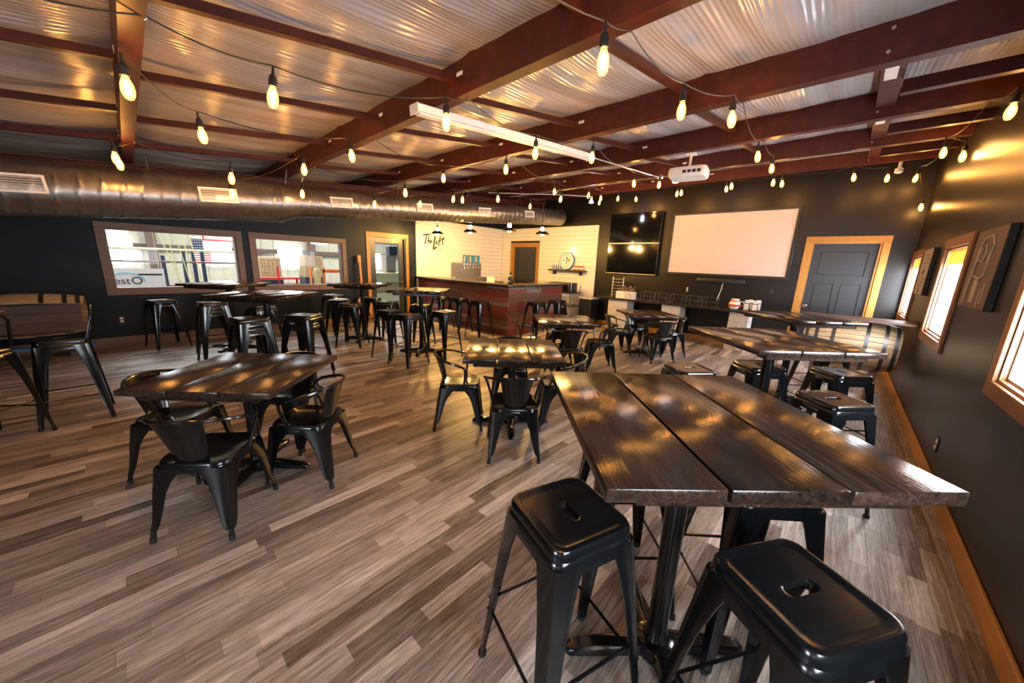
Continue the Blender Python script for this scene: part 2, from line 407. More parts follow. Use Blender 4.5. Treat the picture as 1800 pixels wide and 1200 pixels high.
# ---- windows
def casing(parent, axis, pos, side, u0, u1, z0, z1, w, mat, sill=True, d=0.022):
    """four casing boards on the room face (side = direction into the room)"""
    def bd(ua, ub, za, zb, nm):
        p0, p1 = sorted((pos, pos + side * d)); mb = MB()
        if axis == 'x': mb.bev(ua, ub, p0, p1, za, zb, 0.003)
        else: mb.bev(p0, p1, ua, ub, za, zb, 0.003)
        mb.build(nm, mat, parent)
    bd(u0 - w, u1 + w, z1, z1 + w, 'head_casing')
    bd(u0 - w, u0, z0, z1, 'side_casing'); bd(u1, u1 + w, z0, z1, 'side_casing')
    if sill: bd(u0 - w, u1 + w, z0 - w, z0, 'sill_casing')
wn = 0
for u0, u1, z0, z1 in LW:
    wn += 1
    fr = struct(bpy.data.objects.new('window_%d' % wn, None)); col.objects.link(fr)
    casing(fr, 'x', BY1, -1, u0, u1, z0, z1, 0.095, 'trim_brown')
    j = MB(); t = 0.02
    j.box(u0, u1, BY1, BY1 + 0.16, z0, z0 + t).box(u0, u1, BY1, BY1 + 0.16, z1 - t, z1).box(u0, u0 + t, BY1, BY1 + 0.16, z0 + t, z1 - t).box(u1 - t, u1, BY1, BY1 + 0.16, z0 + t, z1 - t)
    j.build('jamb', 'trim_brown', fr, False)
    MB().box(u0 + t, u1 - t, BY1 + 0.09, BY1 + 0.096, z0 + t, z1 - t).build('pane', 'glass', fr, False)
def day_window(axis, pos, side, u0, u1, z0, z1):
    global wn
    wn += 1
    fr = struct(bpy.data.objects.new('window_%d' % wn, None)); col.objects.link(fr)
    casing(fr, axis, pos, side, u0, u1, z0, z1, 0.09, 'trim_dark')
    def bx(mb, ua, ub, d0, d1, za, zb):
        p0, p1 = sorted((pos - side * d0, pos - side * d1))
        return mb.box(ua, ub, p0, p1, za, zb) if axis == 'x' else mb.box(p0, p1, ua, ub, za, zb)
    j = MB(); t = 0.018
    for q in ((u0, u1, z0, z0 + t), (u0, u1, z1 - t, z1), (u0, u0 + t, z0 + t, z1 - t), (u1 - t, u1, z0 + t, z1 - t)): bx(j, q[0], q[1], 0.0, 0.18, q[2], q[3])
    j.build('jamb', 'trim_dark', fr, False)
    s_ = MB(); t2 = 0.035
    for q in ((u0 + t, u1 - t, z0 + t, z0 + t2), (u0 + t, u1 - t, z1 - t2, z1 - t), (u0 + t, u0 + t2, z0 + t2, z1 - t2), (u1 - t2, u1 - t, z0 + t2, z1 - t2)): bx(s_, q[0], q[1], 0.025, 0.05, q[2], q[3])
    s_.build('sash', 'trim_dark', fr, False)
    bx(MB(), u0 + t2, u1 - t2, 0.012, 0.015, z1 - (0.34 if axis == 'x' and u1 < 4 else 0.17), z1 - 0.02).build('roller_shade', 'shade', fr, False)  # longer unseen drop on the nearer outside windows, added to dim table glare
    bx(MB(), u0 + t2, u1 - t2, 0.034, 0.04, z0 + t2, z1 - t2).build('pane', 'pane', fr, False)
for q in RW: day_window('x', BY0, 1, *q)
for q in NW: day_window('y', AX0, 1, *q)

# ---- doors
d1 = struct(bpy.data.objects.new('door_1', None)); col.objects.link(d1)           # half-glass door to the warehouse
casing(d1, 'x', BY1, -1, LD[0], LD[1], 0.0, LD[3], 0.085, 'trim_wood', False)
j = MB(); j.box(LD[0], LD[0] + 0.03, BY1, BY1 + 0.16, 0, LD[3]).box(LD[1] - 0.03, LD[1], BY1, BY1 + 0.16, 0, LD[3]).box(LD[0] + 0.03, LD[1] - 0.03, BY1, BY1 + 0.16, LD[3] - 0.03, LD[3])
j.build('jamb', 'black_door', d1, False)
g = (4.225, 4.86, 0.25, 1.92)
lf = MB(); yb = BY1 + 0.05
lf.bev(LD[0] + 0.03, g[0], yb, yb + 0.045, 0.01, LD[3] - 0.03, 0.003).bev(g[1], LD[1] - 0.03, yb, yb + 0.045, 0.01, LD[3] - 0.03, 0.003)
lf.bev(g[0], g[1], yb, yb + 0.045, g[3], LD[3] - 0.03, 0.003).bev(g[0], g[1], yb, yb + 0.045, 0.01, g[2], 0.003)
leaf = lf.build('leaf', 'black_door', d1)
MB().box(g[0], g[1], yb + 0.018, yb + 0.026, g[2], g[3]).build('pane', 'glass', leaf, False)
hd = MB(); hd.tube([(4.93, yb, 0.95), (4.93, yb - 0.05, 0.95), (4.83, yb - 0.055, 0.95)], 0.011, 8).lathe([(0.03, 0), (0.03, 0.012)], 14, Matrix.Translation((4.93, yb, 0.95)) @ Matrix.Rotation(R(90), 4, 'X'))
hd.build('lever_handle', 'chrome', leaf)
def panel_door(name, u0, u1, ztop, panels, trim, knob_u):
    d = struct(bpy.data.objects.new(name, None)); col.objects.link(d)
    casing(d, 'y', AX1, -1, u0, u1, 0.0, ztop, 0.095, trim, False)
    j = MB(); j.box(AX1, AX1 + 0.16, u0, u0 + 0.03, 0, ztop).box(AX1, AX1 + 0.16, u1 - 0.03, u1, 0, ztop).box(AX1, AX1 + 0.16, u0 + 0.03, u1 - 0.03, ztop - 0.03, ztop)
    j.build('jamb', trim, d, False)
    x0 = AX1 + 0.055
    lf = MB().bev(x0 + 0.020, x0 + 0.045, u0 + 0.03, u1 - 0.03, 0.01, ztop - 0.03, 0.002)
    us = sorted({u0 + 0.03, u1 - 0.03, *[q[0] for q in panels], *[q[1] for q in panels]}); zs = sorted({0.01, ztop - 0.03, *[q[2] for q in panels], *[q[3] for q in panels]})
    for ua, ub in zip(us[:-1], us[1:]):
        for za, zb in zip(zs[:-1], zs[1:]):
            if not any(q[0] <= ua + 1e-6 and q[1] >= ub - 1e-6 and q[2] <= za + 1e-6 and q[3] >= zb - 1e-6 for q in panels): lf.box(x0, x0 + 0.0205, ua, ub, za, zb)
    lf = lf.build('leaf', 'black_door', d, False)
    for q in panels: MB().bev(x0 + 0.010, x0 + 0.021, q[0] + 0.02, q[1] - 0.02, q[2] + 0.02, q[3] - 0.02, 0.004).build('panel', 'black_door', lf)
    k = MB(); k.lathe([(0.028, 0), (0.028, 0.008), (0.011, 0.012), (0.011, 0.04), (0.027, 0.05), (0.03, 0.066), (0.018, 0.078)], 16, Matrix.Translation((x0, knob_u, 0.98)) @ Matrix.Rotation(R(-90), 4, 'Y'))
    k.build('knob', 'chrome', lf)
    return d
panel_door('door_2', SD[0], SD[1], SD[3], [(-0.24, 0.41, 1.55, 1.99), (-0.24, 0.05, 0.2, 1.42), (0.12, 0.41, 0.2, 1.42)], 'trim_wood', 0.46)
panel_door('door_3', BD[0], BD[1], BD[3], [(7.22, 7.90, 1.2, 1.95), (7.22, 7.90, 0.2, 1.05)], 'trim_wood', 7.15)

# ---- roof lining, hung in a belly between the purlins
PURLINS = [-2.96, -1.38, 0.20, 1.90, 3.50, 5.07, 6.65, 8.23]
na, nb = 250, 190
vs, fs = [], []
def hashn(i): return math.sin(i * 12.9898) * 43758.5453 % 1.0
for i in range(na + 1):
    a = AX0 - 0.1 + (AX1 - AX0 + 0.2) * i / na
    ks = [k for k in PURLINS if k <= a]; lo = ks[-1] if ks else a - 1; hs = [k for k in PURLINS if k > a]; hi = hs[0] if hs else a + 1
    t = (a - lo) / (hi - lo) if ks and hs else 0
    for k in range(nb + 1):
        b = BY0 - 0.1 + (BY1 - BY0 + 0.2) * k / nb
        w = 4 * t * (1 - t)
        wave = 0.022 * math.sin(b * 5.1 + lo * 3) + 0.013 * math.sin(b * 13.7 + lo * 7 + 1.3 * math.sin(a * 2.1)) + 0.008 * math.sin(b * 31 + 2 * math.sin(a * 1.7 + lo))
        vs.append((a, b, zroof(a) - w * (0.05 + wave)))
for i in range(na):
    for k in range(nb):
        q = i * (nb + 1) + k; fs.append((q, q + 1, q + nb + 2, q + nb + 1))
me = bpy.data.meshes.new('ceiling'); me.from_pydata(vs, [], fs); me.update(); me.shade_smooth(); me.materials.append(M['lining'])
ceil = bpy.data.objects.new('ceiling', me); col.objects.link(ceil); struct(ceil)
# opaque roof sheet over the lining
struct(MB().add([(AX0 - .3, BY0 - .3, zroof(AX0) + .14), (AX1 + .3, BY0 - .3, zroof(AX1) + .2), (AX1 + .3, BY1 + .3, zroof(AX1) + .2), (AX0 - .3, BY1 + .3, zroof(AX0) + .14)], [(0, 1, 2, 3)]).build('ceiling_deck', 'steel', smooth=False))

# ---- purlins: deep red channels across the room
def ibeam(mb, x, y0, y1, zb, zt, wf_=0.085, tf=0.012, tw=0.01, lip=0.02):
    mb.box(x - tw / 2, x + tw / 2, y0, y1, zb, zt)
    mb.box(x + tw / 2, x + wf_, y0, y1, zb, zb + tf)
    mb.box(x + wf_ - 0.006, x + wf_, y0, y1, zb + tf, zb + lip)
    mb.box(x - wf_ + tw, x - tw / 2, y0, y1, zt - tf, zt)
    return mb
RAFT_Y = 6.85
WORDS = ['first', 'second', 'third', 'fourth', 'fifth', 'sixth', 'seventh', 'eighth']
STRUT_Y = [1.33, 2.62, 3.80, 5.04, 6.28]
for i, a in enumerate(PURLINS):
    zb = zbot(a); lab = 'red-brown steel purlin, %s one counted from the wall with the screen' % WORDS[len(PURLINS) - 1 - i]
    pr = thing('steel_purlin', lab, 'roof beam', (a - 0.08, 0, 0), 0, 'purlins under the roof lining')
    ibeam(MB(), 0, BY0, BY1, zb, zroof(a)).build('channel', 'steel_red', pr, False)
    for sy in STRUT_Y[1:]:
        MB().box(-0.009, -0.0055, sy - 0.37, sy - 0.305, zb + 0.13, zb + 0.155).build('part_tag', 'tag_paper', pr, False)
    for sy in (0.05, RAFT_Y - 0.9):
        for q in (0.06, 0.19):
            MB().lathe([(0.011, 0), (0.011, 0.008)], 6, Matrix.Translation((-0.005, sy, zb + q)) @ Matrix.Rotation(R(-90), 4, 'Y')).build('bolt', 'steel', pr)
# ---- bridging struts between the purlins
for i in range(len(PURLINS) - 1):
    a0, a1 = PURLINS[i] - 0.075, PURLINS[i + 1] - 0.085
    for sy in STRUT_Y:
        mb = MB(); z0, z1 = zbot(a0) + 0.11, zbot(a1) + 0.11
        se = sy - (0.10 if sy < 2 else 0.27)
        for (yy0, yy1, q0, q1) in ((-0.024, 0.024, 0.0, 0.004), (-0.024, -0.020, 0.004, 0.05)):
            vs = [(a0 + .006, sy + yy0, z0 + q0), (a1 - .006, se + yy0, z1 + q0), (a1 - .006, se + yy1, z1 + q0), (a0 + .006, sy + yy1, z0 + q0),
                  (a0 + .006, sy + yy0, z0 + q1), (a1 - .006, se + yy0, z1 + q1), (a1 - .006, se + yy1, z1 + q1), (a0 + .006, sy + yy1, z0 + q1)]
            mb.add(vs, [(0, 3, 2, 1), (4, 5, 6, 7), (0, 1, 5, 4), (1, 2, 6, 5), (2, 3, 7, 6), (3, 0, 4, 7)])
        o = mb.build('bridging_strut', 'steel_red', None, False)
        tag(o, 'thin red-brown strut, %s and %s purlins from the screen wall, %s' % (WORDS[len(PURLINS) - 2 - i], WORDS[len(PURLINS) - 1 - i], {1.33: 'nearest the outside windows', 2.62: 'above the linear light', 3.80: 'above the low tables', 5.04: 'in front of the duct', 6.28: 'beside the rafter'}[sy]), 'roof strut', 'struts between purlins')
# ---- sloping rafter under the purlins beside the duct, and the blocking line near the outside wall
def sloped(mb, a0, a1, y0, y1, d0, d1):
    vs = []
    for d in (d0, d1):
        vs += [(a0, y0, zbot(a0) + d), (a1, y0, zbot(a1) + d), (a1, y1, zbot(a1) + d), (a0, y1, zbot(a0) + d)]
    return mb.add(vs, [(0, 3, 2, 1), (4, 5, 6, 7), (0, 1, 5, 4), (1, 2, 6, 5), (2, 3, 7, 6), (3, 0, 4, 7)])
rf = thing('steel_rafter', 'long red-brown sloping rafter running behind the round duct', 'roof beam', (0, 0, 0))
sloped(MB(), AX0, AX1, RAFT_Y - 0.006, RAFT_Y + 0.006, -0.31, -0.013).build('web', 'steel_red', rf, False)
sloped(MB(), AX0, AX1, RAFT_Y - 0.08, RAFT_Y + 0.08, -0.325, -0.311).build('bottom_flange', 'steel_red', rf, False)
sloped(MB(), AX0, AX1, RAFT_Y - 0.08, RAFT_Y + 0.08, -0.014, -0.001).build('top_flange', 'steel_red', rf, False)
for i in range(4, len(PURLINS) - 1):
    a0, a1 = PURLINS[i], PURLINS[i + 1]
    bk = thing('purlin_blocking', 'deep red-brown steel block between the %s and %s purlins, by the outside wall' % (WORDS[len(PURLINS) - 2 - i], WORDS[len(PURLINS) - 1 - i]), 'roof beam', (0, 0, 0), 0, 'blocking between purlins')
    sloped(MB(), a0 - 0.07, a1 - 0.09, -0.06, 0.07, 0.10, 0.235).build('channel', 'steel_red', bk, False)
    sloped(MB(), a0 + 0.30, a0 + 0.62, -0.02, 0.05, 0.093, 0.0995).build('part_tag', 'tag_paper', bk, False)
    am = a0 + 0.72
    br = MB(); br.box(am - 0.005, am + 0.005, BY0, -0.062, zbot(am) + 0.0, zbot(am) + 0.10).box(am - 0.06, am + 0.005, BY0, -0.062, zbot(am) - 0.010, zbot(am))
    br.build('side_brace', 'steel_red', bk, False)

# ================================================================== FURNITURE
# ---- plank tables
def make_table(name, hgt, label):
    t = thing(name, label, 'table')
    w = 0.2865; gap = 0.008; th = 0.038
    for k in (-1, 0, 1):
        c = k * (w + gap)
        MB().bev(-0.44, 0.44, c - w / 2, c + w / 2, hgt - th, hgt, 0.005, 2).build('plank', 'table_wood', t, loc=(0, 0, 0))
    for x in (-0.36, 0.36):
        MB().bev(x - 0.045, x + 0.045, -0.35, 0.35, hgt - th - 0.035, hgt - th - 0.0005, 0.003).build('batten', 'table_wood', t)
    pl = MB().bev(-0.18, 0.18, -0.18, 0.18, hgt - th - 0.012, hgt - th - 0.0005, 0.003)
    for q in (45, 135): pl.bev(-0.25, 0.25, -0.02, 0.02, hgt - th - 0.03, hgt - th - 0.012, 0.003, 1, Matrix.Rotation(R(q), 4, 'Z'))
    pl.build('mounting_plate', 'black_metal', t)
    MB().lathe([(0.062, 0.055), (0.062, 0.07), (0.040, 0.10), (0.038, 0.16), (0.038, hgt - th - 0.03), (0.055, hgt - th - 0.012)], 20).build('column', 'black_metal', t)
    for k in range(4):
        mt_ = Matrix.Rotation(R(90 * k), 4, 'Z')
        L = []
        for x, ww, z0, z1 in ((0.0, 0.036, 0.012, 0.075), (0.12, 0.034, 0.012, 0.062), (0.26, 0.032, 0.008, 0.047), (0.33, 0.030, 0.004, 0.038), (0.365, 0.024, 0.002, 0.030), (0.378, 0.012, 0.002, 0.016)):
            L.append([(x, -ww, z0), (x, ww, z0), (x, ww, z1 - 0.008), (x, ww * 0.7, z1), (x, -ww * 0.7, z1), (x, -ww, z1 - 0.008)])
        ft = MB().loft(L, True, False, mt_).build('base_foot', 'black_metal', t)
    MB().lathe([(0.075, 0.004), (0.085, 0.03), (0.075, 0.07), (0.05, 0.085)], 20).build('base_hub', 'black_metal', t)
    return t
BAR, LOW = 1.07, 0.76
low0 = make_table('dining_table', LOW, '')
bar0 = make_table('bar_table', BAR, '')
tabs = [
 (bar0, 1.29, 0.31, 'bar-height plank table with bulb-lit glossy top, under the window nearest the wall outlet'),
 (bar0, 3.33, 0.32, 'bar-height dark plank table standing between two other bar tables along the outside wall'),
 (bar0, 5.36, 0.34, 'bar-height dark plank table right beside the oak barrel bar and panelled door'),
 (low0, 0.46, 2.95, 'low plank table nearest the low-backed stools, four armchairs around it'),
 (low0, 2.41, 2.20, 'low dark plank table standing alone in the middle of the room, four armchairs'),
 (low0, 4.40, 2.98, 'low dark plank table in front of the bar corner, four armchairs'),
 (low0, 6.35, 2.50, 'low dark plank table in front of the console below the screen'),
 (bar0, 1.05, 7.25, 'bar-height plank table close under the two interior windows'),
 (bar0, 1.12, 5.25, 'bar-height plank table with stacked pairs of stools around it'),
 (bar0, 2.96, 6.64, 'bar-height plank table in front of the leaning guitar'),
 (bar0, 3.27, 5.12, 'bar-height plank table with four stools close to the barnboard bar front'),
 (bar0, -1.30, 4.55, 'bar-height plank table beside the low-backed stools'),
]
seen = set()
for proto, x, y, lab in tabs:
    grp = 'bar-height plank tables' if proto is bar0 else 'low plank tables'
    if id(proto) not in seen:
        seen.add(id(proto)); proto.location = (x, y, 0); proto.rotation_euler = (0, 0, R(45)); proto['label'] = lab; proto['group'] = grp
    else: dup(proto, (x, y, 0), R(45), lab, grp)

# ---- pressed steel legs shared by stool and chair
def steel_leg(sx, sy, secs, t=0.006):
    """secs: (z, corner x, corner y, arm width)"""
    loops = []
    for z, cx, cy, w in secs:
        r = min(0.03, w * 0.55); q = r * 0.29; tt = min(t, w * 0.2)
        P = [(-w, 0), (-r, 0), (-q, -q), (0, -r), (0, -w), (-tt, -w), (-tt, -r - tt * .4), (-q - tt * .8, -q - tt * .8), (-r - tt * .4, -tt), (-w, -tt)]
        loops.append([(sx * (cx + px), sy * (cy + py), z) for px, py in P])
    return MB().loft(loops)
def slot(n=8, z=0.0, s=1.0): return rrect(0.095 * s, 0.034 * s, 0.0165 * s, n, z)
# ---- backless stool
def make_stool(name, label, back=False):
    t = thing(name, label, 'stool')
    H = 0.76; n = 8
    L = [slot(n, H - 0.03), slot(n, H - 0.006), slot(n, H - 0.003, 1.10), slot(n, H - 0.003, 1.25), rrect(0.22, 0.22, 0.034, n, H - 0.003), rrect(0.255, 0.255, 0.035, n, H - 0.003), rrect(0.275, 0.275, 0.04, n, H + 0.002), rrect(0.296, 0.296, 0.045, n, H), rrect(0.310, 0.310, 0.05, n, H - 0.012),
         rrect(0.312, 0.312, 0.05, n, H - 0.03), rrect(0.306, 0.306, 0.05, n, H - 0.034), rrect(0.318, 0.318, 0.05, n, H - 0.045), rrect(0.326, 0.326, 0.05, n, H - 0.085), rrect(0.320, 0.320, 0.05, n, H - 0.085), rrect(0.300, 0.300, 0.045, n, H - 0.03), rrect(0.27, 0.27, 0.04, n, H - 0.012)]
    mb = MB(); mb.loft(L, False); mb.loft([L[-1], [(x * 0.5, y * 0.5, H - 0.012) for x, y, z in L[-1]]], False)
    mb.build('seat', 'black_metal', t)
    for sx in (-1, 1):
        for sy in (-1, 1):
            secs = [(H - 0.05, .160, .160, .105), (H - 0.12, .167, .167, .088), (0.5, .181, .181, .066), (0.25, .203, .203, .048), (0.05, .220, .220, .034), (0.012, .223, .223, .032)]
            lg = steel_leg(sx, sy, secs).build('leg', 'black_metal', t)
            MB().lathe([(0.013, 0.0), (0.017, 0.004), (0.017, 0.02)], 10, Matrix.Translation((sx * 0.209, sy * 0.209, 0))).build('rubber_foot', 'rubber', lg)
    for k in range(4):
        z = 0.30 if k % 2 else 0.24
        c = 0.195 if k % 2 else 0.20
        MB().tube([(-c, c - 0.006, z), (-c + 0.03, c - 0.012, z), (c - 0.03, c - 0.012, z), (c, c - 0.006, z)], 0.0065, 6, False, Matrix.Rotation(R(90 * k), 4, 'Z')).build('crossbar', 'black_metal', t)
    if back:
        pts = [(0.14, -0.12, H - 0.03)] + [(0.155 + 0.05 * s_, -0.125 + 0.02 * s_, H + 0.24 * s_) for s_ in (0.2, 0.6, 0.9)] + [(0.205, -0.07, H + 0.265), (0.208, 0, H + 0.268), (0.205, 0.07, H + 0.265)] + [(0.155 + 0.05 * s_, 0.125 - 0.02 * s_, H + 0.24 * s_) for s_ in (0.9, 0.6, 0.2)] + [(0.14, 0.12, H - 0.03)]
        MB().tube(pts, 0.010, 8).build('backrest', 'black_metal', t)
    return t
stool0 = make_stool('bar_stool', '')
stoolb = make_stool('backed_stool', 'x', True)
ST = [  # x, y, rotation, z, label, group
 (0.90, 0.54, 71, 0, 'black metal stool with scratched seat beside the wide bar table, on its open-floor side', None),
 (1.09, -0.06, -33, 0, 'black metal stool with a bulb mirrored in its glossy seat, at the wide bar table', None),
 (1.48, 0.60, 45, 0, 'black metal stool tucked under the far open-floor side of the wide bar table', None),
 (1.64, 0.11, 41, 0, 'black metal stool tucked under the wide bar table on its wall side', None),
 (3.10, -0.09, -42, 0, 'black metal stool beside the outside wall at the middle bar table', None),
 (3.11, 0.82, -40, 0, 'black metal stool on the open-floor side of the middle bar table', None),
 (3.73, 0.42, 45, 0, 'black metal stool pushed right under the middle bar table', None),
 (4.05, -0.12, 45, 0, 'black metal stool behind the middle bar table, close to the outside wall', None),
 (5.02, 0.02, 45, 0, 'black metal stool between the barrel-side table and the middle bar table', 'stools by the barrel bar'),
 (5.72, 0.02, 45, 0, 'black metal stool right in front of the oak barrel staves', 'stools by the barrel bar'),
 (0.74, 6.50, 5, 0, 'lower stool of a stacked pair beside the table under the interior windows', None),
 (0.74, 6.50, 5, 1, 'upper stool of a stacked pair beside the table under the interior windows', None),
 (0.84, 4.76, 8, 0, 'lower stool of a stacked pair, its legs toward the low table with four chairs', None),
 (0.84, 4.76, 8, 1, 'upper stool of a stacked pair with dark seat, behind the low table with four chairs', None),
 (1.36, 4.69, 40, 0, 'lower stool of the stacked pair whose seat shines white', None),
 (1.36, 4.69, 40, 1, 'upper stool of a stacked pair, seat shining white with window light', None),
 (1.30, 6.45, 15, 0, 'single black stool between the two bar tables by the interior windows', None),
 (0.28, 7.95, 18, 0, 'black metal stool alone against the blue-black wall by the outlet', None),
 (2.86, 7.80, 20, 0, 'black metal stool against the wall below the second interior window', None),
 (2.62, 6.88, 45, 0, 'black metal stool at the table by the guitar, on the window side', None),
 (2.57, 6.25, 45, 0, 'black metal stool at the table by the guitar, on the open-floor side', None),
 (3.28, 6.95, 45, 0, 'black metal stool at the table by the guitar, closest to the glass door', None),
 (3.25, 6.22, 40, 0, 'black metal stool between the guitar table and the table by the bar', None),
 (2.72, 5.15, 15, 0, 'black metal stool at the table by the bar, on the interior-window side', None),
 (2.73, 4.64, 12, 0, 'black metal stool at the table by the bar, standing furthest into the open floor', None),
 (3.50, 5.50, 40, 0, 'black metal stool tucked behind the table by the bar', None),
 (3.37, 4.61, 10, 0, 'black metal stool with warm-lit seat at the table by the bar', None),
 (4.80, 6.68, 4, 0, 'black metal stool at the long barnboard bar front, nearest the glass door', None),
 (4.88, 6.12, 4, 0, 'black metal stool in the middle of the long barnboard bar front', None),
 (4.88, 5.45, 4, 0, 'black metal stool at the long barnboard bar front, nearest the bar corner', None),
 (5.85, 4.72, 0, 0, 'black metal stool at the short barnboard bar side, nearest the bar corner', None),
 (6.62, 4.72, 0, 0, 'black metal stool at the short barnboard bar side, nearest the wire shelf', None),
]
for i, (x, y, rz, up, lab, grp) in enumerate(ST):
    loc = (x, y, 0.10 * up)
    if i == 0:
        stool0.location = loc; stool0.rotation_euler = (0, 0, R(rz)); stool0['label'] = lab
    else: dup(stool0, loc, R(rz), lab, grp or 'black metal stools')
stool0['group'] = 'black metal stools'
stoolb.location = (-0.50, 5.00, 0); stoolb.rotation_euler = (0, 0, R(2)); stoolb['label'] = 'dark stool with low tube backrest, in front of the half-barrel with the blue rail'
stoolb['group'] = 'low-backed stools'
dup(stoolb, (-0.92, 4.72, 0), R(-40), 'dark low-backed stool half hidden beside the other backed stool', 'low-backed stools')

# ---- armchair: pressed steel seat, trapezoid splat, tube arms.  front = +x
def make_chair():
    t = thing('metal_armchair', 'x', 'chair')
    H = 0.445; n = 8
    L = [rrect(0.16, 0.16, 0.06, n, H - 0.013), rrect(0.27, 0.27, 0.08, n, H - 0.010), rrect(0.33, 0.33, 0.085, n, H - 0.001), rrect(0.348, 0.348, 0.085, n, H), rrect(0.362, 0.362, 0.085, n, H - 0.01), rrect(0.366, 0.366, 0.085, n, H - 0.022), rrect(0.356, 0.356, 0.08, n, H - 0.026), rrect(0.366, 0.366, 0.085, n, H - 0.034), rrect(0.370, 0.370, 0.085, n, H - 0.06), rrect(0.36, 0.36, 0.08, n, H - 0.06), rrect(0.34, 0.34, 0.08, n, H - 0.02)]
    mb = MB().loft(L); mb.build('seat', 'black_metal', t)
    for sx in (-1, 1):
        for sy in (-1, 1):
            ex = 0.012 if sx < 0 else 0.0
            secs = [(H - 0.03, .183, .183, .150), (H - 0.07, .187, .187, .125), (H - 0.11, .192, .190, .098), (0.28, .198 + ex * .4, .194, .080), (0.20, .205 + ex * .6, .199, .067), (0.12, .213 + ex * .8, .205, .054), (0.075, .219 + ex, .209, .042), (0.062, .219 + ex, .208, .030)]
            lg = steel_leg(sx, sy, secs).build('leg', 'black_metal', t)
            MB().tube([(sx * (.205 + ex), sy * .195, 0.07), (sx * (.212 + ex), sy * .198, 0.012)], 0.0125, 10).build('foot_tube', 'black_metal', lg)
            MB().tube([(sx * (.212 + ex), sy * .198, 0.03), (sx * (.214 + ex), sy * .199, 0.0)], 0.0150, 10).build('rubber_foot', 'rubber', lg)
    # splat
    loops = []
    for z, x, w in ((H - 0.015, -0.165, 0.085), (H + 0.06, -0.180, 0.095), (H + 0.16, -0.205, 0.112), (H + 0.262, -0.235, 0.130)):
        row = []
        for k in range(9):
            u = -1 + 2 * k / 8; row.append((x + 0.016 * u * u + (0.010 if abs(u) > 0.95 else 0), u * w, z))
        back = [(px + 0.004, py, pz) for px, py, pz in reversed(row)]
        loops.append(row + back)
    MB().loft(loops).build('back_splat', 'black_metal', t)
    # arm tube: up from the seat sides, then round the back
    pts = []
    for s_ in (1, -1):
        half = [(0.045, 0.180 * s_, H - 0.02), (0.052, 0.196 * s_, H + 0.05), (0.060, 0.222 * s_, H + 0.13), (0.052, 0.240 * s_, H + 0.175), (0.020, 0.250 * s_, H + 0.195)]
        arc = []
        for k in range(1, 9):
            a = R(90 * k / 8); arc.append((0.02 - 0.262 * math.sin(a), 0.250 * math.cos(a) * s_, H + 0.195 + 0.068 * math.sin(a)))
        if s_ == 1: pts += half + arc
        else: pts += list(reversed(half + arc[:-1]))
    MB().tube(pts, 0.0105, 8).build('arm_tube', 'black_metal', t)
    return t
chair0 = make_chair(); first = [True]
SIDES = {'n': (45, 'far'), 'w': (135, ''), 's': (225, ''), 'e': (315, '')}
def place_chair(tx, ty, ang, d, tw, lab):
    x, y = tx + d * math.cos(R(ang)), ty + d * math.sin(R(ang)); rz = R(ang + 180 + tw)
    if first[0]:
        first[0] = False; chair0.location = (x, y, 0); chair0.rotation_euler = (0, 0, rz); chair0['label'] = lab; chair0['group'] = 'black metal armchairs'
    else: dup(chair0, (x, y, 0), rz, lab, 'black metal armchairs')
CH = [
 (0.46, 2.95, [(237, .50, -8), (310, .43, 4), (137, .48, 0), (42, .45, 0)], 'the table by the backed stools'),
 (2.41, 2.20, [(225, .52, 2), (137, .50, 0), (315, .48, 0), (45, .52, 0)], 'the low table mid-room'),
 (4.40, 2.98, [(225, .44, 0), (140, .52, 0), (312, .56, 0), (45, .46, 0)], 'the low table by the bar corner'),
 (6.35, 2.50, [(228, .48, 0), (138, .55, 0), (315, .46, 0), (45, .46, 0)], 'the low table by the console'),
]
SD_TXT = {0: 'black metal armchair, back to the bare floor, at %s', 1: 'black metal armchair on the bar side of %s', 2: 'black metal armchair on the daylight-window side of %s', 3: 'black metal armchair on the screen-wall side of %s'}
for tx, ty, cs, nm in CH:
    for i, (ang, d, tw) in enumerate(cs): place_chair(tx, ty, ang, d, tw, SD_TXT[i] % nm)

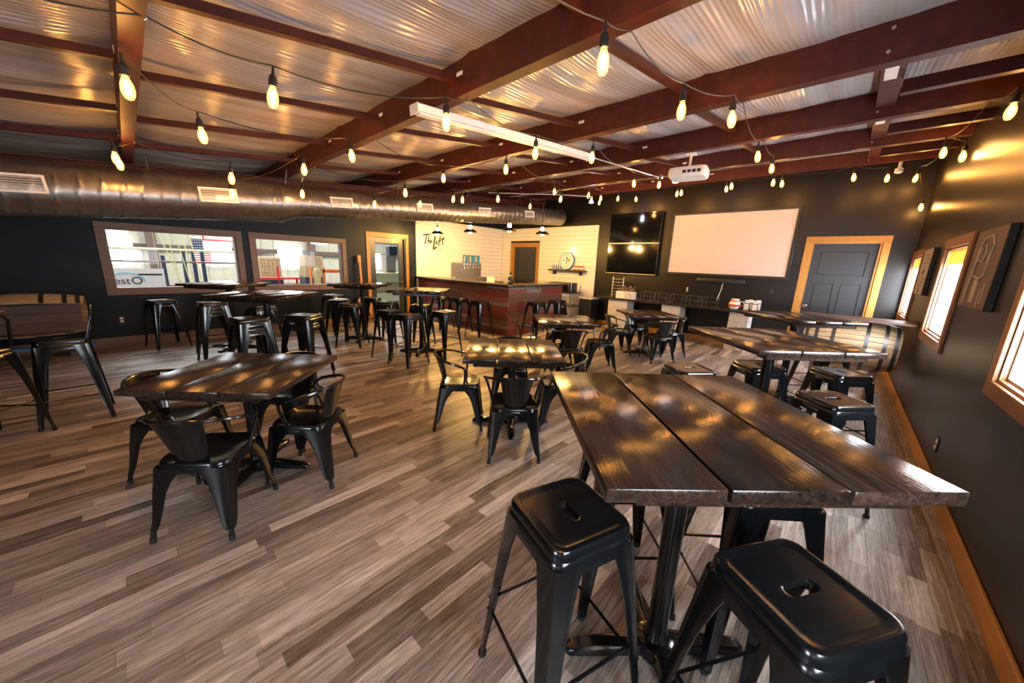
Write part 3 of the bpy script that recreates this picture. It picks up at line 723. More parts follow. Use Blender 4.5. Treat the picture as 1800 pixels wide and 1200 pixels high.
# ---- half-barrel wall bars
def barrel_bar(name, label, loc, rz, paint, wrap=90):
    """curved oak staves towards -y, plank panel behind, worktop above; length along x"""
    t = thing(name, label, 'barrel table', loc, rz)
    Lh, zc = 0.47, 0.66
    def rad(x): return 0.34 - 0.06 * (x / Lh) ** 2
    span = 90 + wrap; ns = round(span / 12)
    for k in range(ns):
        aa, ab = -90 + span * k / ns, -90 + span * (k + 1) / ns
        loops = []
        for i in range(9):
            x = -Lh + 2 * Lh * i / 8; r = rad(x); lp = []
            for a, rr in ((aa + 0.5, r), ((aa + ab) / 2, r * 1.004), (ab - 0.5, r), (ab - 0.5, r - 0.025), (aa + 0.5, r - 0.025)):
                lp.append((x, -rr * math.cos(R(a)), zc + rr * math.sin(R(a))))
            loops.append(lp)
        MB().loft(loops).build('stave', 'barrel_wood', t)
    for x in (-0.43, -0.33, -0.16, 0.16, 0.33, 0.43):
        lp = []
        for j in range(21):
            a = R(-90 + span * j / 20); q = []
            for dx, rr in ((-0.018, rad(x - .018) + 0.001), (0.018, rad(x + .018) + 0.001), (0.018, rad(x + .018) + 0.005), (-0.018, rad(x - .018) + 0.005)):
                q.append((x + dx, -rr * math.cos(a), zc + rr * math.sin(a)))
            lp.append(q)
        MB().loft(lp).build('hoop', 'barrel_hoop', t)
    yo = 0.16 if paint else 0.0
    for k in range(4):
        z = zc - 0.28 + 0.14 * k + (0.04 if paint else 0)
        if paint and k == 3: continue
        MB().bev(-Lh + 0.03, Lh - 0.03, 0.002 + yo, 0.022 + yo, z + 0.002, z + 0.138, 0.002).build('panel_board', 'barrel_panel', t)
    for x in (-0.30, 0.30):
        MB().bev(x - 0.03, x + 0.03, -0.30, 0.14 if paint else 0.0, 0.0, 0.09, 0.004).build('skid', 'barrel_panel', t)
        MB().bev(x - 0.035, x + 0.035, -0.20, -0.13, 0.09, 0.36, 0.004).build('leg', 'barrel_panel', t)
        MB().bev(x - 0.035, x + 0.035, -0.07, 0.0, 0.09, 0.40, 0.004).build('leg', 'barrel_panel', t)
    if paint: MB().bev(-0.5, 0.5, 0.10, 0.13, 0.14, 0.19, 0.003).build('rail', 'blue_paint', t)
    for k in range(0 if paint else 3):
        MB().bev(-0.56, 0.56, -0.40 + 0.15 * k, -0.252 + 0.15 * k, 1.005, 1.033, 0.004).build('top_board', 'barrel_panel', t)
    return t
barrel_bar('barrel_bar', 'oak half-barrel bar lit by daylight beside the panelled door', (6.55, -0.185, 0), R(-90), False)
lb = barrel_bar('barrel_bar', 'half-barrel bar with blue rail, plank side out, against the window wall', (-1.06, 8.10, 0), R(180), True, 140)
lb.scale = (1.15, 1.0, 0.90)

# ================================================================== DUCT
DY = 6.10
def dz(a): return 2.145 + 0.0815 * (a - 0.0)          # centre height of the wide run
duct = thing('spiral_duct', 'long round galvanised spiral duct sloping up with the roof', 'duct', (0, 0, 0))
def duct_run(name, a0, a1, r, zo, pitch):
    n = 36; loops = []; a = a0
    ys = []
    steps = int((a1 - a0) / (pitch / 9))
    for i in range(steps + 1):
        a = a0 + (a1 - a0) * i / steps
        lp = []
        for k in range(n):
            ph = 2 * math.pi * k / n
            u = ((a - a0) / pitch + k / n) % 1.0
            rr = r + (0.007 if u < 0.10 else 0.0)
            lp.append((a, DY + rr * math.cos(ph), dz(a) + zo + rr * math.sin(ph)))
        loops.append(lp)
    return MB().loft(loops).build(name, 'duct', duct, True, None, 25)
duct_run('wide_run', AX0 + 0.02, 1.60, 0.262, 0.0, 0.155)
duct_run('narrow_run', 1.86, 8.42, 0.205, 0.008, 0.145)
MB().loft([[(a, DY + r * math.cos(2 * math.pi * k / 36), dz(a) + zo + r * math.sin(2 * math.pi * k / 36)) for k in range(36)] for a, r, zo in ((1.56, 0.268, 0), (1.62, 0.268, 0), (1.80, 0.210, 0.008), (1.88, 0.210, 0.008))]).build('reducer', 'duct', duct)
for a, r, zo in ((1.58, 0.272, 0), (1.84, 0.215, 0.008), (5.2, 0.212, 0.008), (8.40, 0.212, 0.008)):
    MB().loft([[(a + d, DY + q * math.cos(2 * math.pi * k / 36), dz(a + d) + zo + q * math.sin(2 * math.pi * k / 36)) for k in range(36)] for d, q in ((-0.02, r - .01), (-0.018, r), (0.018, r), (0.02, r - .01))]).build('collar', 'duct', duct)
vent_side = ['before the reducer, beyond the first interior window edge', 'just before the reducer', 'above the second interior window', 'above the glass door', 'above the tap wall', 'closest to the duct end']
for i, a in enumerate((-0.63, 0.88, 2.39, 3.89, 5.39, 6.87)):
    r, zo, hw, hh = (0.262, 0, 0.19, 0.085) if a < 1.5 else (0.205, 0.008, 0.17, 0.075)
    zc = dz(a) + zo + 0.02
    vt = thing('duct_register', 'white louvred register in the round duct, %s' % vent_side[i], 'vent', (a, DY - r, zc), 0, 'registers along the duct')
    vt.rotation_euler = (0, -math.atan(0.0815), 0)
    fr = MB(); d0, d1 = -0.012, 0.075
    fr.bev(-hw, hw, d0, d1, hh - 0.022, hh, 0.003).bev(-hw, hw, d0, d1, -hh, -hh + 0.022, 0.003).bev(-hw, -hw + 0.022, d0, d1, -hh + 0.022, hh - 0.022, 0.003).bev(hw - 0.022, hw, d0, d1, -hh + 0.022, hh - 0.022, 0.003)
    fr.build('frame', 'white_enamel', vt)
    MB().box(-hw + .02, hw - .02, 0.02, 0.03, -hh + .02, hh - .02).build('throat', 'ink', vt, False)
    for k in range(6):
        z = -hh + 0.03 + (2 * hh - 0.06) * k / 5
        MB().box(-hw + .02, hw - .02, -0.004, 0.014, -0.0022, 0.0022, Matrix.Translation((0, 0, z)) @ Matrix.Rotation(R(-8), 4, 'X')).build('louvre', 'white_enamel', vt, False)
for a in (0.3, 1.72, 3.5, 5.1, 6.7):
    rr = 0.262 if a < 1.6 else 0.205
    o = MB().tube([(a, DY - 0.10, dz(a) + rr * 0.9), (a, DY, zbot(a) + 0.02)], 0.003, 5).tube([(a, DY + 0.10, dz(a) + rr * 0.9), (a, DY, zbot(a) + 0.02)], 0.003, 5).build('hanger_wire', 'steel', duct)

# ================================================================== STRING LIGHTS
BULB = {
 'strung nearest the outside wall': [(-0.4, 1.05, 2.33), (1.67, 1.02, 2.51), (2.68, 1.0, 2.60), (3.15, 0.81, 2.64), (4.85, 0.93, 2.79), (5.83, 0.94, 2.87), (7.40, 1.13, 3.0)],
 'running past the linear light fixture': [(-0.5, 2.5, 2.33), (0.69, 2.54, 2.42), (1.67, 2.25, 2.51), (2.85, 2.41, 2.61), (3.48, 2.16, 2.67), (5.61, 2.69, 2.85), (6.14, 2.50, 2.90), (7.64, 2.65, 3.03)],
 'running over the low tables toward the bar': [(0.12, 2.93, 2.38), (0.51, 3.74, 2.41), (1.60, 3.66, 2.50), (3.04, 4.16, 2.63), (3.25, 3.20, 2.65), (5.43, 4.10, 2.84), (6.43, 4.0, 2.92), (7.11, 4.12, 2.98), (7.54, 3.94, 3.02)],
 'strung in front of the round duct': [(0.05, 5.16, 2.37), (0.07, 5.48, 2.37), (0.84, 4.75, 2.29), (0.96, 5.52, 2.235), (1.38, 4.3, 2.42), (1.76, 5.63, 2.37), (2.79, 4.71, 2.46), (2.73, 5.51, 2.36), (3.52, 5.48, 2.47), (3.82, 4.95, 2.55), (3.99, 4.93, 2.56), (4.42, 4.52, 2.60), (5.34, 3.88, 2.68), (5.99, 5.14, 2.74)],
 'strung across the screen wall': [(7.9, -0.2, 3.0), (7.60, 0.17, 3.0), (7.60, 1.04, 3.01), (7.70, 1.88, 3.03), (7.34, 1.72, 3.0), (7.70, 2.75, 3.03), (7.95, 3.72, 3.05), (7.95, 4.63, 3.05)],
 'draped along the outside wall': [(4.46, -0.66, 2.75), (6.2, -0.54, 2.90), (6.25, -0.69, 2.85), (8.10, -0.51, 3.0), (8.28, -0.65, 2.61)],
}
bulb_m = MB().lathe([(0.006, -0.112), (0.016, -0.108), (0.025, -0.090), (0.029, -0.066), (0.026, -0.038), (0.016, -0.012), (0.012, 0.0)], 14)
core_m = MB().lathe([(0.004, -0.092), (0.013, -0.080), (0.014, -0.04), (0.005, -0.018)], 8)
sock_m = MB().lathe([(0.014, -0.004), (0.021, 0.0), (0.022, 0.03), (0.017, 0.052), (0.008, 0.062), (0.006, 0.10), (0.004, 0.105)], 12)
B0 = bulb_m.build('bulb', 'bulb'); S0 = sock_m.build('bulb_socket', 'cord'); C0 = core_m.build('filament', 'core')
protos_ = [B0, S0, C0]
HANG = 0.045
for nm, pts in BULB.items():
    sl = thing('string_light', 'black festoon cord with glowing filament bulbs, %s' % nm, 'string light', pts[0][:2] + (0,), 0, 'festoon strings')
    ox, oy = pts[0][0], pts[0][1]
    path = []
    for i, (x, y, z) in enumerate(pts):
        zt = z + 0.055 + 0.105
        if i:
            px_, py_, pz_ = pts[i - 1]; pzt = pz_ + 0.16
            d = math.hypot(x - px_, y - py_)
            # hook up to each purlin crossed on the way, sag in between
            cross = [q for q in PURLINS if min(px_, x) + 0.12 < q < max(px_, x) - 0.12]
            if px_ > x: cross.reverse()
            anchors = [(0.0, pzt)] + [((q - px_) / (x - px_), zbot(q) + 0.005) for q in cross] + [(1.0, zt)]
            for (t0, z0), (t1, z1) in zip(anchors[:-1], anchors[1:]):
                sag = min(0.12, 0.06 * d * (t1 - t0))
                for s_ in range(1, 9):
                    u = s_ / 8; tt = t0 + (t1 - t0) * u
                    path.append((px_ + (x - px_) * tt - ox, py_ + (y - py_) * tt - oy, z0 + (z1 - z0) * u - sag * 4 * u * (1 - u)))
            for q in cross:
                tt = (q - px_) / (x - px_); hx, hy = px_ + (x - px_) * tt - ox - 0.045, py_ + (y - py_) * tt - oy
                MB().tube([(hx + 0.04, hy, zbot(q) - 0.015), (hx + 0.05, hy, zbot(q) - 0.006), (hx + 0.052, hy, zbot(q) + 0.010), (hx + 0.043, hy, zbot(q) + 0.02), (hx + 0.040, hy, zbot(q) + 0.034)], 0.003, 5).build('hook', 'steel', sl)
        else: path.append((0, 0, zt))
        so = S0.copy(); col.objects.link(so); so.parent = sl; so.location = (x - ox, y - oy, z + 0.055)
        tx_ = random.uniform(-0.10, 0.10); ty_ = random.uniform(-0.10, 0.10); so.rotation_euler = (tx_, ty_, 0)
        bo = B0.copy(); col.objects.link(bo); bo.parent = so
        co = C0.copy(); col.objects.link(co); co.parent = so
        lt = point_light('bulb_light', (x - ox, y - oy, z - 0.01), BULB_W, (1.0, 0.39, 0.05), sl, 0.022)
    MB().tube(path, 0.0038, 5).build('cord', 'cord', sl)
for o in protos_: bpy.data.objects.remove(o)

# ================================================================== CEILING FITTINGS
fx = thing('linear_light_fixture', 'long white unlit channel light under the purlins', 'ceiling light', (1.66, 2.64, 2.66), 0)
fx.rotation_euler = (0, -math.atan(0.087), 0)
MB().bev(0, 2.56, -0.055, 0.055, 0, 0.055, 0.006).build('channel', 'white_enamel', fx)
MB().bev(0.03, 2.53, -0.035, 0.035, -0.012, 0.0, 0.004).build('cover', 'white_enamel', fx)
for x in (-0.004, 2.556): MB().bev(x, x + 0.008, -0.058, 0.058, -0.014, 0.058, 0.002).build('end_cap', 'white_plastic', fx)
cd = thing('conduit_run', 'pale conduit from the linear light past the projector', 'conduit', (0, 0, 0))
MB().tube([(4.20, 2.62, 2.905), (6.0, 2.66, 3.06), (6.58, 2.67, 3.115)], 0.012, 8).build('pipe', 'steel', cd)
MB().tube([(6.58, 6.3, 3.12), (6.58, 2.67, 3.12), (6.58, 0.05, 3.125)], 0.012, 8).build('cross_pipe', 'steel', cd)
MB().lathe([(0.045, 0), (0.05, 0.01), (0.05, 0.04), (0.045, 0.05)], 12, Matrix.Translation((6.58, 2.67, 3.09))).build('junction_box', 'steel', cd)
c2 = thing('conduit_run', 'short pale conduit above the bar carrying a flood lamp', 'conduit', (0, 0, 0))
MB().tube([(5.2, 5.60, 2.93), (6.6, 4.75, 3.03), (7.2, 4.4, 3.05)], 0.011, 8).build('pipe', 'steel', c2)
for x, y, z, w in ((7.2, 4.4, 2.96, 'on the conduit above the bar'), (6.52, 2.38, 3.03, 'beside the projector')):
    fl = thing('flood_lamp', 'bare flood lamp glowing cool white, %s' % w, 'lamp', (x, y, z))
    MB().lathe([(0.012, 0.09), (0.022, 0.08), (0.024, 0.05), (0.02, 0.03)], 12).build('holder', 'white_plastic', fl)
    MB().lathe([(0.018, 0.03), (0.035, 0.0), (0.048, -0.03), (0.046, -0.04), (0.02, -0.048)], 16).build('bulb', 'flood', fl)
    point_light('flood_light', (0, 0, -0.1), 5.0, (0.95, 0.88, 1.0), fl, 0.04)
pj = thing('projector', 'white projector hanging from a bracket under the purlins', 'projector', (5.08, 1.70, 2.70), R(8))
MB().loft([rrect(0.30, 0.40, 0.05, 6, 0.0), rrect(0.33, 0.44, 0.06, 6, 0.02), rrect(0.34, 0.45, 0.06, 6, 0.08), rrect(0.32, 0.43, 0.06, 6, 0.115), rrect(0.27, 0.37, 0.05, 6, 0.125)]).build('body', 'white_plastic', pj)
MB().lathe([(0.05, 0), (0.055, 0.02), (0.045, 0.04), (0.035, 0.045)], 18, Matrix.Translation((0.165, 0.09, 0.065)) @ Matrix.Rotation(R(90), 4, 'Y')).build('lens', 'black_plastic', pj)
for k in range(4): MB().box(-0.172, -0.168, -0.16 + 0.055 * k, -0.12 + 0.055 * k, 0.04, 0.075).build('socket_plate', 'ink', pj, False)
mb = MB(); mb.bev(-0.09, 0.09, -0.09, 0.09, 0.126, 0.136, 0.003).tube([(0, 0, 0.13), (0, 0, 0.30)], 0.016, 10).bev(-0.06, 0.06, -0.06, 0.06, 0.285, 0.30, 0.003)
mb.build('bracket', 'white_plastic', pj)
sn = thing('ceiling_sensor', 'small pale sensor can under the last purlin by the outside wall', 'sensor', (7.8, -0.30, 3.05))
MB().lathe([(0.02, 0.14), (0.02, 0.06), (0.045, 0.05), (0.045, 0.0), (0.02, -0.015)], 14).build('can', 'white_plastic', sn)

# ================================================================== SCREEN WALL
sc = thing('projection_screen', 'large blank cream projection screen in a black frame', 'screen', (AX1, 1.945, 2.115))
MB().box(-0.035, -0.025, -1.105, 1.105, -0.625, 0.625).build('fabric', 'screen', sc, False)
fr = MB(); fr.bev(-0.05, 0, -1.155, 1.155, 0.625, 0.675, 0.004).bev(-0.05, 0, -1.155, 1.155, -0.675, -0.625, 0.004).bev(-0.05, 0, -1.155, -1.105, -0.625, 0.625, 0.004).bev(-0.05, 0, 1.105, 1.155, -0.625, 0.625, 0.004)
fr.build('frame', 'black_plastic', sc)
for z, w in ((2.50, 'upper'), (1.76, 'lower')):
    tv = thing('television', 'switched-off black television, %s of the stacked pair beside the screen' % w, 'television', (AX1, 3.97, z), 0, 'stacked televisions')
    MB().bev(-0.09, -0.05, -0.655, 0.655, -0.365, 0.365, 0.006).build('housing', 'black_plastic', tv)
    MB().box(-0.0925, -0.0905, -0.643, 0.643, -0.345, 0.353).build('display', 'tv_glass', tv, False)
    MB().box(-0.05, 0.0, -0.2, 0.2, -0.15, 0.15).build('wall_mount', 'black_plastic', tv, False)
    MB().box(-0.0935, -0.0905, -0.655, 0.655, -0.364, -0.352).build('bezel', 'steel', tv, False)
sb = thing('sound_bar', 'slim black sound bar mounted under the screen', 'speaker', (AX1, 1.93, 1.35))
MB().bev(-0.10, -0.012, -0.46, 0.46, -0.045, 0.045, 0.012, 2).build('body', 'black_plastic', sb)
MB().box(-0.012, 0, -0.25, 0.25, -0.03, 0.03).build('wall_mount', 'black_plastic', sb, False)
MB().tube([(-0.008, -0.05, -0.04), (-0.008, -0.03, -0.20), (-0.008, 0.02, -0.42)], 0.007, 6).build('cable', 'white_plastic', sb)
def outlet(label, loc, rz, mat='black_plastic', two='white_plastic'):
    o = thing('wall_outlet', label, 'outlet', loc, rz)          # faces +x locally
    MB().bev(0, 0.007, -0.036, 0.036, -0.058, 0.058, 0.003).build('cover_plate', mat, o)
    for z in (-0.024, 0.024): MB().bev(0.006, 0.011, -0.018, 0.018, z - 0.016, z + 0.016, 0.003).build('socket', two, o)
    return o
outlet('black double outlet on the screen wall beside the panelled door', (AX1, 1.02, 1.19), R(180), 'black_plastic', 'black_plastic')
outlet('black outlet with pale sockets low on the blue-black window wall', (-0.20, BY1, 0.40), R(-90))
outlet('black outlet with pale sockets low on the outside wall', (4.10, BY0, 0.31), R(90))
MB_sw = thing('wall_switch', 'narrow pale switch on the screen wall below the screen', 'switch', (AX1, 2.58, 1.12), R(180))
MB().bev(0, 0.008, -0.02, 0.02, -0.055, 0.055, 0.003).build('cover_plate', 'grey_canvas', MB_sw); MB().bev(0.008, 0.014, -0.006, 0.006, -0.018, 0.018, 0.002).build('toggle', 'white_plastic', MB_sw)

# console: worktop on three block pedestals
tag(MB().bev(8.02, AX1, 1.12, 4.62, 0.775, 0.815, 0.004).build('console_top', 'counter'), 'long dark worktop along the screen wall on pale block pedestals', 'shelf')
for y0, y1, w in ((3.72, 4.22, 'below the dried flowers'), (2.50, 2.90, 'under the middle of the worktop'), (1.22, 1.56, 'nearest the panelled door')):
    pd = thing('block_pedestal', 'pale whitewashed block pedestal %s' % w, 'pedestal', (8.30, (y0 + y1) / 2, 0), 0, 'pedestals of the worktop')
    h2 = (y1 - y0) / 2
    for k in range(4):
        z = 0.19375 * k
        if k % 2: MB().bev(-0.20, 0.20, -h2, h2, z + 0.001, z + 0.1925, 0.005).build('block', 'grey_block', pd)
        else:
            MB().bev(-0.20, 0.20, -h2, -0.002, z + 0.001, z + 0.1925, 0.005).build('block', 'grey_block', pd); MB().bev(-0.20, 0.20, 0.002, h2, z + 0.001, z + 0.1925, 0.005).build('block', 'grey_block', pd)
ZC = 0.815
pb = thing('planter_box', 'white and grey planter box of dried flowers on the worktop', 'planter', (8.15, 3.80, ZC))
bx = MB(); bx.bev(-0.09, 0.09, -0.22, -0.205, 0, 0.17, 0.003).bev(-0.09, 0.09, 0.205, 0.22, 0, 0.17, 0.003).bev(-0.09, -0.075, -0.205, 0.205, 0, 0.17, 0.003).bev(0.075, 0.09, -0.205, 0.205, 0, 0.17, 0.003).box(-0.075, 0.075, -0.205, 0.205, 0.0, 0.13)
bx.build('box', 'white_plastic', pb)
MB().box(-0.092, -0.0905, -0.21, 0.0, 0.01, 0.16).build('grey_side', 'grey_block', pb, False)
fl = MB(); rg = random.Random(5)
for k in range(46):
    x, y = rg.uniform(-0.06, 0.06), rg.uniform(-0.19, 0.19); h_ = rg.uniform(0.05, 0.17); dx, dy = rg.uniform(-.03, .03), rg.uniform(-.06, .06)
    fl.tube([(x, y, 0.12), (x + dx * .5, y + dy * .5, 0.13 + h_ * .5), (x + dx, y + dy, 0.13 + h_)], 0.0022, 4)
    fl.lathe([(0.002, -0.012), (0.012, 0), (0.009, 0.012), (0.002, 0.016)], 6, Matrix.Translation((x + dx, y + dy, 0.13 + h_)))
fo = fl.build('dried_flowers', 'dried', pb); fo['kind'] = 'stuff'
ms = thing('tiered_stand', 'white-posted tiered menu stand behind the planter box', 'stand', (8.36, 4.14, ZC))
for y in (-0.14, 0.14): MB().bev(-0.01, 0.01, y - 0.008, y + 0.008, 0, 0.50, 0.002).build('post', 'white_plastic', ms)
for k in range(6): MB().bev(-0.09, 0.06, -0.132, 0.132, 0.05 + 0.078 * k, 0.062 + 0.078 * k, 0.002).build('tier', 'steel', ms)
for i, y in enumerate((3.30, 2.96, 2.62, 2.28, 1.95)):
    wrk = thing('wire_rack', 'thin black wire rack standing on the dark worktop', 'rack', (8.22, y, ZC), 0, 'wire racks on the worktop')
    for q in (-0.12, 0.12): MB().tube([(-0.10, q, 0.0), (-0.10, q, 0.20), (0.10, q, 0.20), (0.10, q, 0.0)], 0.005, 6).build('hoop', 'barrel_hoop', wrk)
    for xx, zz in ((-0.10, 0.10), (0.10, 0.10), (-0.10, 0.198), (0.10, 0.198)): MB().tube([(xx, -0.12, zz), (xx, 0.12, zz)], 0.004, 6).build('wire', 'barrel_hoop', wrk)
pt = thing('pitcher', 'colourful striped ceramic pitcher on the worktop', 'pitcher', (8.12, 1.50, ZC), R(-60))
prof = [(0.05, 0.0), (0.07, 0.02), (0.10, 0.07), (0.105, 0.11), (0.085, 0.16), (0.065, 0.19), (0.075, 0.215)]
for k, mm in enumerate(('teal', 'white_plastic', 'red_paint', 'white_plastic', 'orange', 'white_plastic')):
    MB().lathe(prof[k:k + 2], 20, None, k == 0).build('glaze_band', mm, pt)
MB().tube([(0.09, 0, 0.17), (0.15, 0, 0.16), (0.16, 0, 0.10), (0.105, 0, 0.06)], 0.010, 8).build('handle', 'white_plastic', pt)
for i, (y, dx) in enumerate(((1.30, 0.0), (1.16, -0.02), (1.27, 0.2), (1.14, 0.2))):
    nk = thing('napkin_dispenser', 'black napkin dispenser with white napkins, %s row on the worktop end' % ('front' if dx < 0.1 else 'back'), 'dispenser', (8.14 + dx, y, ZC), R(5), 'napkin dispensers')
    MB().bev(-0.05, 0.05, -0.05, 0.05, 0.0, 0.15, 0.006).build('case', 'black_plastic', nk)
    MB().bev(-0.053, -0.049, -0.04, 0.04, 0.02, 0.14, 0.001).build('napkins', 'tag_paper', nk)
    MB().bev(-0.01, 0.01, -0.04, 0.04, 0.15, 0.21, 0.003).build('menu_card', 'tag_paper', nk)

# ---- canvases on the outside wall
cv = thing('wall_canvas', 'dark sepia photo canvas of brewing pipework on the outside wall', 'picture', (4.24, BY0, 1.645))
MB().bev(-0.37, 0.37, 0, 0.04, -0.285, 0.285, 0.004).build('stretcher', 'ink', cv)
MB().box(-0.365, 0.365, 0.04, 0.042, -0.28, 0.28).build('print', 'barrel_panel', cv, False)
pm = MB()
pm.tube([(-0.12, 0.044, 0.05), (-0.20, 0.044, 0.16), (-0.10, 0.044, 0.23), (0.08, 0.044, 0.22), (0.16, 0.044, 0.13), (0.10, 0.044, 0.05)], 0.009, 6).tube([(0.12, 0.044, 0.15), (0.16, 0.044, -0.02), (0.20, 0.044, -0.26)], 0.010, 6)
pm.tube([(-0.17, 0.044, 0.12), (-0.15, 0.044, -0.05), (-0.05, 0.044, -0.07), (0.10, 0.044, -0.05)], 0.009, 6).tube([(0.02 + 0.07 * math.cos(k * .7), 0.044, 0.11 + 0.06 * math.sin(k * .7)) for k in range(9)], 0.008, 6)
pm.box(-0.05, 0.06, 0.042, 0.045, -0.24, -0.08).box(-0.25, -0.22, 0.042, 0.044, -0.24, -0.1).box(-0.18, -0.15, 0.042, 0.044, -0.26, -0.14)
pm.build('pale_pipework', 'grey_canvas', cv)
c2v = thing('wall_canvas', 'small grey lettered canvas between the two far windows', 'picture', (6.85, BY0, 1.645))
MB().bev(-0.31, 0.31, 0, 0.04, -0.285, 0.285, 0.004).build('stretcher', 'ink', c2v)
MB().box(-0.305, 0.305, 0.04, 0.042, -0.28, 0.28).build('print', 'grey_canvas', c2v, False)
MB().box(-0.06, 0.06, 0.042, 0.0435, -0.03, 0.03).build('dark_block', 'ink', c2v, False)
for z, w in ((0.20, .2), (0.15, .16), (0.10, .22), (-0.09, .2), (-0.13, .17), (-0.17, .2)): MB().box(-w, w, 0.042, 0.043, z, z + 0.012).build('text_line', 'barrel_panel', c2v, False)
MB().lathe([(0.03, 0), (0.03, 0.0015)], 12, Matrix.Translation((0.0, 0.043, -0.235)) @ Matrix.Rotation(R(90), 4, 'X')).build('emblem', 'ink', c2v)

# ================================================================== BAR
bar = thing('bar_counter', 'L-shaped bar faced with red and grey reclaimed boards, black top', 'bar counter', (0, 0, 0))
FX, FY, XE = 5.40, 5.12, 7.35            # front face x, side face y, far end x
core = MB(); core.box(FX + 0.02, FX + 0.14, FY + 0.02, BY1, 0, 1.05).box(FX + 0.14, XE, FY + 0.02, FY + 0.14, 0, 1.05)
core.build('frame', 'black_door', bar, False)
top = MB(); top.bev(FX - 0.12, FX + 0.42, FY - 0.10, BY1 - 0.02, 1.052, 1.10, 0.006, 2).bev(FX + 0.42, XE + 0.04, FY - 0.10, FY + 0.42, 1.052, 1.10, 0.006, 2)
top.build('counter_top', 'counter', bar)
rg = random.Random(11)
z = 0.0; row = 0
while z < 1.04:
    h_ = rg.choice((0.085, 0.1, 0.115, 0.13)); zb = min(z + h_, 1.05)
    u = FY + 0.0
    while u < BY1 - 0.03:
        L = rg.uniform(0.5, 1.7); ub = min(u + L, BY1 - 0.02)
        if BY1 - ub < 0.25: ub = BY1 - 0.02
        d = rg.uniform(0, 0.007)
        MB().bev(FX - d, FX + 0.0195, u + 0.002, ub - 0.001, z + 0.002, zb, 0.002).build('barn_board', rg.choice([BARN[q] for q in (0, 1, 2, 2, 3, 3, 4)]), bar)
        u = ub
    u = FX + 0.021
    while u < XE - 0.03:
        L = rg.uniform(0.5, 1.3); ub = min(u + L, XE)
        if XE - ub < 0.2: ub = XE
        d = rg.uniform(0, 0.007)
        MB().bev(u + 0.001, ub - 0.001, FY - d, FY + 0.0195, z + 0.002, zb, 0.002).build('barn_board', rg.choice([BARN[q] for q in (0, 1, 2, 2, 3, 3, 4)]), bar)
        u = ub
    z = zb
# back counter with drip tray below the taps
bc = thing('back_counter', 'low back counter under the beer taps with steel drip tray', 'counter', (0, 0, 0))
MB().bev(5.9, 8.05, BY1 - 0.65, BY1 - 0.02, 0.0, 0.92, 0.004).build('cabinet', 'barrel_panel', bc)
MB().bev(5.88, 8.07, BY1 - 0.68, BY1 - 0.019, 0.92, 0.96, 0.004).build('worktop', 'counter', bc)
MB().bev(6.48, 8.0, BY1 - 0.25, BY1 - 0.03, 0.96, 1.085, 0.004).build('drip_tray', 'steel', bc)
tp = thing('tap_wall', 'stainless tap backsplash with a row of six beer taps', 'beer taps', (7.09, BY1 - 0.019, 1.30))
MB().bev(-0.59, 0.59, -0.012, 0.0, -0.20, 0.20, 0.003).build('backsplash', 'steel', tp)
MB().bev(-0.62, 0.62, -0.10, -0.012, -0.22, -0.20, 0.003).build('ledge', 'steel', tp)
for k in range(6):
    x = -0.16 + 0.115 * k
    f_ = MB(); f_.tube([(x, -0.012, 0.13), (x, -0.09, 0.13), (x, -0.105, 0.10), (x, -0.11, 0.03)], 0.013, 8).tube([(x, -0.085, 0.13), (x, -0.085, 0.19)], 0.010, 8)
    fo = f_.build('faucet', 'chrome', tp)
    hd_ = MB().loft([rrect(0.035, 0.03, 0.008, 3, 0.19, x, -0.085), rrect(0.06, 0.03, 0.01, 3, 0.26, x, -0.085), rrect(0.075, 0.032, 0.012, 3, 0.42, x, -0.085), rrect(0.07, 0.03, 0.012, 3, 0.435, x, -0.085)]).build('tap_handle', 'blue', fo)
    MB().box(x - 0.022, x + 0.022, -0.103, -0.101, 0.24, 0.40).build('handle_badge', 'teal' if k % 2 else 'white_plastic', fo, False)
# hand lettering on the tap wall: strokes in (u,v) metres, u along the wall, v up
lg = thing('wall_lettering', 'black hand-brushed words The Loft at westO on the white boards', 'lettering', (5.56, BY1 - 0.020, 1.80))
def stroke(pts, w=0.013):
    w *= 1.45
    P = []
    for i in range(len(pts) - 1):
        for s_ in range(4): P.append((pts[i][0] + (pts[i + 1][0] - pts[i][0]) * s_ / 4, pts[i][1] + (pts[i + 1][1] - pts[i][1]) * s_ / 4))
    P.append(pts[-1])
    return MB().tube([(u, 0, v) for u, v in P], w, 6, False, Matrix.Diagonal((1, 0.15, 1, 1)))
def letter(nm, strokes, w=0.013):
    mb = MB()
    for s_ in strokes:
        q = stroke(s_, w); mb.add(q.v, q.f)
    mb.build('letter_' + nm, 'ink', lg)
letter('t', [[(0.0, 0.40), (0.10, 0.425), (0.23, 0.44)], [(0.12, 0.42), (0.09, 0.28), (0.06, 0.17)]], 0.015)
letter('h', [[(0.19, 0.40), (0.165, 0.28), (0.15, 0.19)], [(0.155, 0.24), (0.195, 0.28), (0.21, 0.26), (0.205, 0.20)]], 0.012)
letter('e', [[(0.235, 0.235), (0.275, 0.255), (0.268, 0.28), (0.245, 0.27), (0.235, 0.235), (0.25, 0.205), (0.285, 0.215)]], 0.011)
letter('l', [[(0.40, 0.40), (0.365, 0.25), (0.325, 0.05)], [(0.325, 0.05), (0.38, 0.075), (0.45, 0.115)]], 0.018)
letter('o', [[(0.45, 0.27), (0.425, 0.25), (0.42, 0.21), (0.44, 0.19), (0.465, 0.21), (0.468, 0.25), (0.45, 0.27)]], 0.012)
letter('f', [[(0.60, 0.40), (0.57, 0.395), (0.545, 0.33), (0.525, 0.22), (0.505, 0.15)], [(0.50, 0.27), (0.60, 0.30)]], 0.013)
